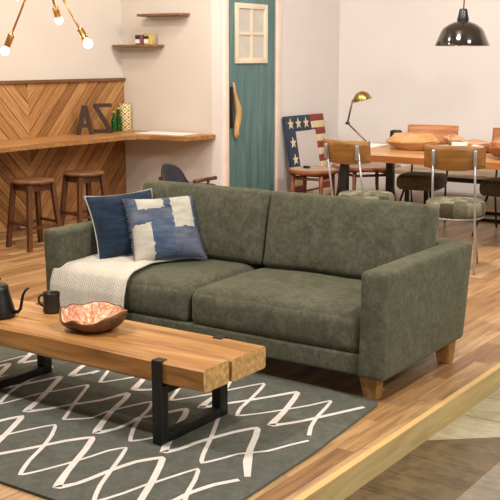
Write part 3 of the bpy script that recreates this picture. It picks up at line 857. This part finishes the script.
b = B(); add_tube(b, [c-d*.04+Vector((0, 0, .118)), c-d*.08+Vector((0, 0, .13)), c-d*.112+Vector((0, 0, .11)), c-d*.11+Vector((0, 0, .05))], .008, 10); [setattr(v, 'co', SC(kc, ks) @ v.co) for v in b.verts]; obj('handle', b, 'cast', k)

# mug
mc = (-3.418, 3.318, kz)
k = thing('mug', 'charcoal ceramic mug with round handle beside the copper bowl', 'mug', mc)
b = B(); add_lathe(b, [(0, 0), (.034, 0), (.037, .004), (.036, .02), (.0335, .045), (.034, .065), (.0365, .082), (.0355, .085), (.033, .082), (.030, .045), (.032, .01), (0, .008)], 36, mc, 0, SC(mc, 1.14)); obj('cup', b, 'mug', k)
d = Vector((-.9, -.42, 0)).normalized(); c = Vector(mc)
b = B(); add_tube(b, [c+d*.030+Vector((0, 0, .068)), c+d*.045+Vector((0, 0, .072)), c+d*.055+Vector((0, 0, .060)), c+d*.056+Vector((0, 0, .045)), c+d*.048+Vector((0, 0, .030)), c+d*.032+Vector((0, 0, .024))], .0045, 10); [setattr(v, 'co', SC(mc, 1.14) @ v.co) for v in b.verts]; obj('handle', b, 'mug', k)

# copper-lined wooden bowl
bc = Vector((-3.045, 3.205, TZ1+.001))
k = thing('copper_lined_bowl', 'rough wooden bowl with a crinkled copper lining on the coffee table', 'bowl', tuple(bc))
def bowlr(a, t):
    "radius and height along the wall, t 0..1"
    rim = .086+.010*math.sin(a*2+.6)+.010*math.sin(a*3+2.0)+.010*math.sin(a-.4)+.003*math.sin(a*7)+.002*math.sin(a*11+1)-.042*math.exp(-((a-4.15)/.42)**2)
    r = .153*(1+.05*math.sin(a*2+1)+.03*math.sin(a*5)+.015*math.sin(a*9+1))
    rr = r*(.42+.58*math.sin(min(1, t)*PI/2)**.9) if t > 0 else r*.42
    return rr, rim*t**1.35
b = B(); N = 84
outer = []; inner = []
for j in range(9):
    t = j/8; ro = []; ri = []
    for i in range(N):
        a = 2*PI*i/N; r, z = bowlr(a, t); ca, sa = math.cos(a), math.sin(a)*.86
        nz = noise.noise(Vector((ca*3, sa*3, t*3)))*.004
        ro.append(b.verts.new(bc+Vector(((r+nz)*ca, (r+nz)*sa, z))))
    outer.append(ro)
b.faces.new(outer[0][::-1])
for A, C in zip(outer, outer[1:]):
    for i in range(N): f = b.faces.new((A[i], A[(i+1) % N], C[(i+1) % N], C[i])); f.smooth = True
rimv = []
for i in range(N):
    a = 2*PI*i/N; r, z = bowlr(a, 1); r -= .009
    rimv.append(b.verts.new(bc+Vector((r*math.cos(a), r*math.sin(a)*.86, z-.001))))
for i in range(N): b.faces.new((outer[-1][i], outer[-1][(i+1) % N], rimv[(i+1) % N], rimv[i]))
obj('bowl_body', b, 'bark', k)
b = B(); prev = None
rings = 12
for j in range(rings+1):
    t = 1-j/rings; row = []
    for i in range(N):
        a = 2*PI*i/N; r, z = bowlr(a, 1); rr = (r-.0085)*(t**.8 if t > 0 else 0)+1e-4
        zz = z*t**1.15+.010*(1-t)-.0015
        q = Vector((rr*math.cos(a), rr*math.sin(a)*.86, zz)); kf = min(1, j/2)
        q.z += kf*.018*abs(noise.noise(q*28))+kf*.004*noise.noise(q*70); q.z = max(q.z, .006)
        row.append(b.verts.new(bc+q))
    if prev:
        for i in range(N): f = b.faces.new((prev[i], prev[(i+1) % N], row[(i+1) % N], row[i])); f.smooth = False
    prev = row
b.faces.new(prev)
obj('copper_lining', b, 'copper', k)

# ------------------------------------------------------------------ dining table
DX0, DX1, DYF, DYB, DZT = -4.62, -2.2, 7.70, 8.88, .73
dt = thing('dining_table', 'long cherry-toned dining table with thick top and black iron legs near the pale wall', 'table', ((DX0+DX1)/2, 8.3, 0))
b = B(); poly = []
for i in range(25): x = DX0+(DX1-DX0)*i/24; poly.append((x, DYF+.008*noise.noise(Vector((x*3, 1, 0)))))
for i in range(25): x = DX1-(DX1-DX0)*i/24; poly.append((x, DYB+.008*noise.noise(Vector((x*3, 5, 0)))))
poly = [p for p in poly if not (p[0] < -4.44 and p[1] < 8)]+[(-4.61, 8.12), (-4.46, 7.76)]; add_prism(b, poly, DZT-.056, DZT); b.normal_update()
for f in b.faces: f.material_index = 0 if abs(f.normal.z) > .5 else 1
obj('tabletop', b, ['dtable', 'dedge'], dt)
for x in (-4.42, -2.42):
    b = B(); w = .033
    for y in (7.92, 8.82): add_box(b, (x-w, y-.03, 0), (x+w, y+.03, DZT-.064), 0, .002)
    add_box(b, (x-w, 7.95, .0), (x+w, 8.79, .04)); add_box(b, (x-w, 7.95, DZT-.1), (x+w, 8.79, DZT-.064)); obj('leg_loop', b, 'iron', dt)

# bench behind the table
bt = thing('low_bench', 'low weathered plank bench on black sled runners seen beneath the dining table', 'bench', (-3.4, 9.4, 0))
obj('plank_top', box((-4.62, 9.17, .405), (-2.0, 9.75, .445), .003), 'greyplank', bt)
b = B(); add_box(b, (-4.45, 9.19, .36), (-2.05, 9.22, .404)); add_box(b, (-4.45, 9.64, .36), (-2.05, 9.67, .404)); obj('under_frame', b, 'iron', bt)
for x in (-4.42, -2.08):
    b = B(); add_box(b, (x-.02, 9.19, .0), (x+.02, 9.67, .03)); add_box(b, (x-.02, 9.19, .03), (x+.02, 9.22, .36)); add_box(b, (x-.02, 9.64, .03), (x+.02, 9.67, .36)); obj('leg_loop', b, 'iron', bt)
b = B(); add_box(b, (-4.40, 9.20, .0), (-2.10, 9.225, .03)); add_box(b, (-4.40, 9.635, .0), (-2.10, 9.66, .03)); obj('runner', b, 'iron', bt)

# ------------------------------------------------------------------ dining chairs
def patch_seat(R, z0, z1, mats):
    b = B(); n = 40
    prof = [(0, z0), (R*.9, z0), (R*.985, z0+.012), (R, (z0+z1)/2), (R*.985, z1-.018), (R*.92, z1-.004), (R*.5, z1+.004), (0, z1+.006)]
    add_lathe(b, prof, n, (0, 0, 0))
    for f in b.faces:
        c = f.calc_center_median(); a = math.atan2(c.y, c.x)
        f.material_index = int(abs(math.floor(a/.52)*7+ (3 if c.z > z1-.01 else 0)*1+(int(c.x*9)+int(c.y*9) if c.z > z1-.01 else 0))) % len(mats)
    return b
def curved_back(W, z0, z1, y, curve, th, tilt=0, taper=0):
    b = B(); N = 18; rows = []
    for s in (0, 1):
        g = []
        for j in range(5):
            v = j/4; row = []
            for i in range(N+1):
                u = -1+2*i/N; yy = y+curve*(u*u)+s*th-tilt*v
                zz = z0+(z1-z0)*v
                if j == 0: zz += .02*u*u
                row.append(b.verts.new((u*(W/2-taper*(1-v)), yy, zz)))
            g.append(row)
        rows.append(g)
    for s in (0, 1):
        g = rows[s]
        for j in range(4):
            for i in range(N): f = b.faces.new((g[j][i], g[j][i+1], g[j+1][i+1], g[j+1][i])); f.smooth = True
    A, C = rows
    for i in range(N):
        b.faces.new((A[0][i], A[0][i+1], C[0][i+1], C[0][i])); b.faces.new((A[4][i], A[4][i+1], C[4][i+1], C[4][i]))
    for j in range(4):
        b.faces.new((A[j][0], A[j+1][0], C[j+1][0], C[j][0])); b.faces.new((A[j][N], A[j+1][N], C[j+1][N], C[j][N]))
    return b
def near_chair(label):
    "faces +y, back towards -y; chrome tubes run from the floor up behind the plywood back"
    r = thing('dining_chair', label, 'chair', (0, 0, 0), 'chrome dining chairs with plywood backs')
    obj('seat', patch_seat(.22, .405, .515, [0, 1, 2]), ['patch_a', 'patch_b', 'patch_c'], r)
    b = B(); add_tube(b, [(.20*math.cos(2*PI*i/36), .20*math.sin(2*PI*i/36), .395) for i in range(36)], .009, 8, closed=True); obj('seat_frame', b, 'chrome', r)
    obj('backrest', curved_back(.43, .76, .94, -.315, .06, .014, .02), 'ply', r)
    for sx in (-1, 1):
        b = B(); add_tube(b, [(sx*.165, -.242, .0), (sx*.155, -.225, .39), (sx*.15, -.235, .5), (sx*.145, -.325, .91)], .0085, 10)
        obj('rear_leg', b, 'chrome', r)
        b = B(); add_box(b, (sx*.145-.011, -.338, .80), (sx*.145+.011, -.316, .905), 0, .003)
        obj('bracket', b, 'chrome', r)
        b = B(); add_tube(b, [(sx*.13, .13, .395), (sx*.165, .22, 0)], .0085, 10); obj('front_leg', b, 'chrome', r)
        b = B(); add_tube(b, [(sx*.155, -.225, .395), (sx*.13, -.14, .395)], .007, 8); obj('bracket_rod', b, 'chrome', r)
    return r
n1 = near_chair('chrome dining chair with curved plywood back, the one left of centre nearest the desk lamp')
n1.location = (-3.70, 6.98, 0); n1.rotation_euler = (0, 0, math.radians(-8))
dup(n1, (-2.965, 7.0, 0), math.radians(19), 'chrome dining chair with plywood back and patchwork seat behind the right sofa arm')
def far_chair(label):
    r = thing('dining_chair', label, 'chair', (0, 0, 0), 'dark-seated chairs on the far side of the table')
    obj('seat', soft_box((-.215, -.215, .345), (.215, .215, .48), .05, (8, 8, 4), lambda p, u: Vector((p.x*(1-.12*u.y**2), p.y*(1-.12*u.x**2), p.z+.006*(1-u.x**2)*(1-u.y**2)*max(0, u.z)))), 'suede_d', r)
    obj('backrest', curved_back(.49, .73, .915, .31, -.04, .016, -.03), 'ply_red', r)
    for sx in (-1, 1):
        b = B(); add_tube(b, [(sx*.16, .26, 0), (sx*.17, .20, .36), (sx*.18, .30, .80)], .010, 8); obj('rear_leg', b, 'chrome_d', r)
        b = B(); add_tube(b, [(sx*.12, -.14, .36), (sx*.20, -.28, 0)], .011, 8); obj('front_leg', b, 'chrome_d', r)
    return r
f1 = far_chair('dining chair with reddish wood back and dark round seat, behind the faceted wooden vessel')
f1.location = (-4.02, 8.68, 0); f1.rotation_euler = (0, 0, math.radians(8))
dup(f1, (-3.20, 8.68, 0), math.radians(3), 'dining chair with reddish wood back and dark seat cut off by the right edge')

# ------------------------------------------------------------------ round teak tables near the mirror
def teak_table(label, R):
    r = thing('side_table', label, 'table', (0, 0, 0), 'low round teak tables')
    b = B(); add_lathe(b, [(0, .405), (R*.86, .405), (R*.98, .412), (R, .445), (R*.94, .452), (R*.9, .447), (0, .447)], 48); obj('rim', b, 'teak', r)
    b = B(); add_lathe(b, [(0, .448), (R*.89, .4475), (R*.85, .452), (0, .454)], 40); obj('top', b, 'tan', r)
    for a in range(4):
        an = PI/4+a*PI/2; b = B(); c, q = math.cos(an), math.sin(an)
        add_tube(b, [(c*R*.95, q*R*.95, 0), (c*R*.84, q*R*.84, .22), (c*R*.82, q*R*.82, .415)], [.013, .019, .024], 10); obj('leg', b, 'teak', r)
    b = B()
    for a in range(4):
        an = PI/4+a*PI/2; bn = an+PI/2
        add_tube(b, [(R*.82*math.cos(an), R*.82*math.sin(an), .36), (R*.82*math.cos(bn), R*.82*math.sin(bn), .36)], .014, 8)
    obj('apron', b, 'teak', r)
    return r
t1 = teak_table('smaller low round teak table with a beige top in front of the flag-framed mirror', .262); t1.location = (-5.24, 8.74, 0); t1.rotation_euler = (0, 0, math.radians(8))
t2 = teak_table('larger low round teak table beside the left end of the dining table', .36); t2.location = (-4.98, 9.38, 0); t2.rotation_euler = (0, 0, math.radians(-40))
b = B(); add_lathe(b, [(0, 0), (.035, 0), (.042, .012), (.03, .022), (0, .024)], 20, (0, 0, 0), 0, Matrix.Translation((-5.29, 8.70, .4575)) @ Matrix.Scale(.6, 4, (0, 1, 0)))
tag(obj('tray', b, 'cast', loc=(-5.29, 8.70, .4575)), 'small black dish resting on the beige top of the round teak stool', 'dish')

# ------------------------------------------------------------------ flag mirror
FW, FH, FB = .77, .95, .165
tilt = math.atan2(.17, FH)
mF = Matrix.Translation((XS+.06+.165, 8.89, 0.014)) @ Matrix.Rotation(-tilt, 4, 'Y')      # local: y along the wall, z up, x out of the wall
fm = thing('framed_mirror', 'mirror in a stars-and-stripes painted frame leaning against the wall right of the door', 'mirror', (XS+.24, 8.89+FW/2, 0))
b = B()
def fbox(y0, y1, z0, z1, mi, x0=-.035, x1=0):
    bb = B(); add_box(bb, (x0, y0, z0), (x1, y1, z1), mi, .002); merge(b, bb, mF)
bz = FH*.36
fbox(0, FB, bz, FH, 0); fbox(FB, FW*.64, FH-FB, FH, 0)
st = FH/13
for i in range(13):
    z0, z1 = i*st, (i+1)*st; mi = 1 if i % 2 == 0 else 2
    if z1 <= FB+.001: fbox(0, FW, z0, z1, mi)
    else:
        if z0 < FB: fbox(FB, FW-FB, z0, FB, mi)
        fbox(FW-FB if z1 < FH-FB+.02 else FW*.64, FW, z0, z1, mi)
        if z1 <= bz+.02: fbox(0, FB, z0, min(z1, bz), mi)
def star(cy, cz, R):
    P = [(cy+(R if k % 2 == 0 else R*.4)*math.sin(k*PI/5), cz+(R if k % 2 == 0 else R*.4)*math.cos(k*PI/5)) for k in range(10)]
    m = mF @ Matrix(((0, 0, 1, 0), (1, 0, 0, 0), (0, 1, 0, 0), (0, 0, 0, 1)))
    add_prism(b, P, .0005, .004, 2, m)
for cy in (.085, .235, .39): star(cy, FH-.085, .062)
for cz in (FH-.28, FH-.455, FH-.60): star(.085, cz, .062)
obj('frame', b, ['blue', 'red', 'ivory'], fm)
b = B(); bb = B(); add_box(bb, (-.022, FB-.004, FB-.004), (-.014, FW-FB+.004, FH-FB+.004)); merge(b, bb, mF); obj('mirror_glass', b, 'mirror', fm)

# ------------------------------------------------------------------ things on the dining table
tz = DZT+.001
# desk lamp
lb = floor_point(366, 144.5, tz)
dl = thing('desk_lamp', 'aged brass jointed desk lamp with gold dome head on the dining table', 'lamp', tuple(lb))
def px_on(x, y, Y):
    "surveyed point of the photograph on the upright plane at depth Y"
    r = _F+_R*(x-250)/1016+_U*(250-y)/1016
    return CAM+r*(Y/r.y)
pb = lb+Vector((0, 0, .03)); pj = px_on(347.5, 123, 8.70); ph = px_on(352.5, 101, lb.y)
b = B(); add_lathe(b, [(0, 0), (.06, 0), (.062, .008), (.03, .014), (.012, .03), (0, .032)], 28, tuple(lb)); obj('lamp_base', b, 'brass_old', dl)
b = B(); add_tube(b, [pb, pj], .008, 8); obj('lower_arm', b, 'brass_old', dl)
b = B(); add_tube(b, [pj, ph], .009, 8); obj('upper_arm', b, 'brass_old', dl)
b = B(); add_lathe(b, [(0, -.02), (.014, -.02), (.014, .02), (0, .02)], 14, (0, 0, 0), 0, Matrix.Translation(pj) @ Matrix.Rotation(PI/2, 4, 'X')); obj('joint', b, 'chrome_d', dl)
hc = px_on(362.5, 100, lb.y)
mh = Matrix.Translation(hc) @ Matrix.Rotation(math.radians(-14), 4, 'Y') @ Matrix.Rotation(math.radians(6), 4, 'X')
b = B(); add_lathe(b, [(.085, 0), (.083, .02), (.07, .05), (.045, .072), (.018, .082), (0, .084), (0, .080), (.018, .078), (.043, .068), (.066, .048), (.079, .02), (.081, 0), (.085, 0)], 32, (0, 0, 0), 0, mh); obj('lamp_shade', b, 'gold_hood', dl)
b = B(); add_tube(b, [mh @ Vector((.087*math.cos(2*PI*i/30), .087*math.sin(2*PI*i/30), 0)) for i in range(30)], .005, 6, closed=True); obj('shade_rim', b, 'brass_old', dl)
b = B(); add_lathe(b, [(0, -.005), (.025, .0), (.032, .02), (.02, .045), (0, .05)], 16, (0, 0, 0), 0, mh); obj('bulb', b, 'enamel_in', dl)
b = B(); add_tube(b, [ph, mh @ Vector((-.075, 0, .03))], .009, 8); obj('head_joint', b, 'chrome_d', dl)
# booklet
b = B(); add_box(b, (-4.585, 8.30, tz), (-4.36, 8.66, tz+.012), 0, .001)
tag(obj('booklet', b, 'paper', loc=(-4.47, 8.48, tz)), 'white booklet lying on the left end of the dining table', 'booklet')
# black speaker-like box
b = B(); add_box(b, (-4.36, 8.66, tz), (-4.26, 8.74, tz+.145), 0, .018)
tag(obj('black_box', b, 'cast', loc=(-4.31, 8.70, tz)), 'small black rounded box standing behind the faceted wooden vessel on the dining table', 'box')
# faceted wooden vessel: a carved, many-sided block with a hollow
def faceted(c, sx, sy, h, rz, seed, n=7):
    random.seed(seed); b = B(); m = Matrix.Translation(c) @ Matrix.Rotation(rz, 4, 'Z')
    rows = []
    for (k, z) in ((.52, 0), (.98, .42), (1.0, .55), (.74, .95), (.5, 1.0)):
        row = []
        for i in range(n):
            a = 2*PI*i/n+(.2 if z in (0, .95) else 0); q = k*(1+random.uniform(-.05, .05))
            row.append(b.verts.new(m @ Vector((sx*q*math.cos(a), sy*q*math.sin(a), h*(z+(random.uniform(-.06, .06) if 0 < z < 1 else 0))))))
        rows.append(row)
    b.faces.new(rows[0][::-1])
    for A, C in zip(rows, rows[1:]):
        for i in range(n): b.faces.new((A[i], A[(i+1) % n], C[(i+1) % n], C[i]))
    last = rows[-1]; pit = [b.verts.new(m @ Vector((sx*.36*math.cos(2*PI*i/n), sy*.36*math.sin(2*PI*i/n), h*.55))) for i in range(n)]
    for i in range(n): b.faces.new((last[i], last[(i+1) % n], pit[(i+1) % n], pit[i]))
    b.faces.new(pit)
    bmesh.ops.bevel(b, geom=b.edges[:], offset=.003, segments=1, affect='EDGES')
    return b
vc = (-3.98, 8.36, tz)
tag(obj('wooden_vessel', faceted(vc, .255, .15, .150, math.radians(6), 4), 'carved', loc=vc), 'faceted light wood carved vessel left of the root-wood bowl on the dining table', 'vessel')
# root-wood bowl
def root_bowl(c, sx, sy, h):
    c = Vector(c); N = 72; b = B(); rows = []
    def P(a, t, s):
        rim = h*(.85+.18*math.sin(a*2+1)+.12*math.sin(a*3+.3)+.08*math.sin(a*7+2))
        k = (.4+.6*math.sin(t*PI/2)); q = 1+.05*math.sin(a*3)+.03*math.sin(a*8)
        z = rim*t**1.3
        if s: k *= .93; z = max(z, .02)-.002
        v = Vector((sx*k*q*math.cos(a), sy*k*q*math.sin(a), z)); return c+v+noise.noise_vector(v*14)*.010*(1 if t > 0 else 0)
    for s, ts in ((0, [i/7 for i in range(8)]), (1, [1-i/7 for i in range(8)])):
        for t in ts: rows.append([b.verts.new(P(2*PI*i/N, t, s)) for i in range(N)])
    b.faces.new(rows[0][::-1]); b.faces.new(rows[-1])
    for A, C in zip(rows, rows[1:]):
        for i in range(N): f = b.faces.new((A[i], A[(i+1) % N], C[(i+1) % N], C[i])); f.smooth = True
    return b
rc = (-3.45, 8.52, tz)
tag(obj('root_bowl', root_bowl(rc, .29, .20, .135), 'root', loc=rc), 'pale rough root-wood bowl between the faceted vessel and the darker bowl on the dining table', 'bowl')
rc = (-2.90, 8.06, tz)
tag(obj('root_bowl', root_bowl(rc, .27, .20, .12), 'bark_l', loc=rc), 'darker red-brown wooden bowl at the right edge of the dining table', 'bowl')
b = B(); add_box(b, (-3.46, 8.03, tz), (-3.33, 8.08, tz+.115), 0, .004)
tag(obj('white_block', b, 'white', loc=(-3.39, 8.055, tz)), 'small white box on the dining table above the plywood chair back', 'box')
b = B(); add_lathe(b, [(0, 0), (.03, 0), (.036, .07), (.03, .095), (0, .093)], 20, (-3.27, 8.09, tz))
tag(obj('white_dish', b, 'white', loc=(-3.27, 8.09, tz)), 'tiny white round pot on the dining table right of the small white box', 'pot')

# ------------------------------------------------------------------ pendant lamp
pc = Vector((-3.47, 8.2, 1.642))
pd = thing('pendant_lamp', 'glossy black enamel pendant lamp hanging above the dining table', 'lamp', tuple(pc+Vector((0, 0, .3))))
out = [(.228, 0), (.228, .006), (.205, .06), (.180, .120), (.160, .148), (.115, .180), (.062, .200), (.046, .206)]
inn = [(.043, .203), (.06, .196), (.112, .176), (.156, .145), (.176, .118), (.201, .058), (.223, .004), (.228, 0)]
b = B(); add_lathe(b, out, 56, tuple(pc))
n0 = len(b.faces); add_lathe(b, inn, 56, tuple(pc), 1); obj('lamp_shade', b, ['enamel', 'enamel_in'], pd)
b = B(); add_lathe(b, [(.046, .204), (.050, .215), (.042, .25), (.034, .292), (.03, .305), (0, .306)], 28, tuple(pc)); obj('lamp_holder', b, 'socket_b', pd)
b = B(); add_lathe(b, [(0, .03), (.025, .035), (.036, .065), (.03, .1), (.018, .13), (.016, .2), (0, .2)], 20, tuple(pc)); obj('bulb', b, 'enamel_in', pd)
b = B(); pts = [pc+Vector((.004*math.sin(i*.7), .004*math.cos(i*.5), .304+i*(ZT-pc.z-.304)/24)) for i in range(25)]; add_tube(b, pts, .006, 8); obj('cord', b, 'cord', pd)

# ------------------------------------------------------------------ brass chandelier
hub = px_on(41, -40, 4.6)
ch = thing('brass_chandelier', 'multi-arm brass ceiling lamp with bare glowing globe bulbs at the upper left corner', 'lamp', tuple(hub))
b = B(); add_lathe(b, [(0, -.05), (.03, -.045), (.04, 0), (.03, .045), (0, .05)], 24, tuple(hub)); add_tube(b, [hub+Vector((0, 0, .04)), Vector((hub.x, hub.y, ZT))], .009, 10); obj('stem', b, 'brass', ch)
tips = [px_on(5, 51, 4.45), px_on(59, 20, 4.95), px_on(88, 43.5, 4.5), px_on(17, -4, 4.95)]
tips += [hub+Vector((.35, -.3, .28)), hub+Vector((-.1, .45, .3)), hub+Vector((-.42, -.15, .25)), hub+Vector((.3, .3, .3))]
for i, p in enumerate(tips):
    d = (hub-p).normalized()
    b = B(); add_tube(b, [hub, p+d*.115], .0065, 10); ar = obj('arm', b, 'brass', ch)
    b = B(); add_tube(b, [p+d*.118, p+d*.112, p+d*.105, p+d*.03, p+d*.026], [.010, .020, .021, .021, .018], 20); obj('lamp_socket', b, 'brass', ar)
    b = B(); bmesh.ops.create_uvsphere(b, u_segments=20, v_segments=12, radius=.027, matrix=Matrix.Translation(p)); 
    for f in b.faces: f.smooth = True
    obj('bulb', b, 'bulb', ar)
    if i < 4:
        l = bpy.data.lights.new('bulb_light', 'POINT'); l.energy = 3.0; l.color = (1, .78, .55); l.shadow_soft_size = .03
        lo = bpy.data.objects.new('bulb_light', l); COL.objects.link(lo); lo.location = p-d*.055

# ------------------------------------------------------------------ light
W = bpy.data.worlds.new('room_air'); S.world = W; W.use_nodes = True
W.node_tree.nodes['Background'].inputs[0].default_value = (1, .96, .92, 1); W.node_tree.nodes['Background'].inputs[1].default_value = .27
def area(loc, target, size, power, col=(1, .85, .68), sy=None):
    l = bpy.data.lights.new('ceiling_spot_or_fill', 'AREA'); l.energy = power; l.color = col; l.size = size
    if sy: l.shape = 'RECTANGLE'; l.size_y = sy
    else: l.shape = 'DISK'
    o = bpy.data.objects.new('ceiling_spot_or_fill', l); COL.objects.link(o); o.location = loc
    o.rotation_euler = (Vector(target)-Vector(loc)).to_track_quat('-Z', 'Y').to_euler(); return o
WARM = (1, .89, .76); NEUT = (1, .95, .90)
area((-3.6, 2.2, 3.2), (-3.1, 3.6, 0), .22, 60, NEUT)
area((1.3, 2.6, 3.1), (-1.7, 3.9, 0), .4, 85, NEUT)  # fill lamp added on the right to brighten the step riser and sofa arm
area((-0.9, 3.2, 3.2), (-2.2, 4.2, 0), .3, 60, NEUT)
area((-4.8, 4.2, 3.2), (-5.2, 5.0, 0), .2, 28, WARM)
area((-5.6, 5.4, 3.2), (-6.4, 6.6, .3), .14, 28, WARM)
area((-3.4, 6.6, 3.2), (-3.6, 8.4, .5), .4, 66, NEUT)
area((-1.4, 6.8, 3.2), (-2.4, 8.6, .8), .4, 74, NEUT)
area((-5.0, 6.6, 3.2), (-5.6, 8.4, 1.2), .3, 20, NEUT)
S.view_settings.exposure = -0.02
for o in bpy.data.objects:
    if '_o' in o: del o['_o']
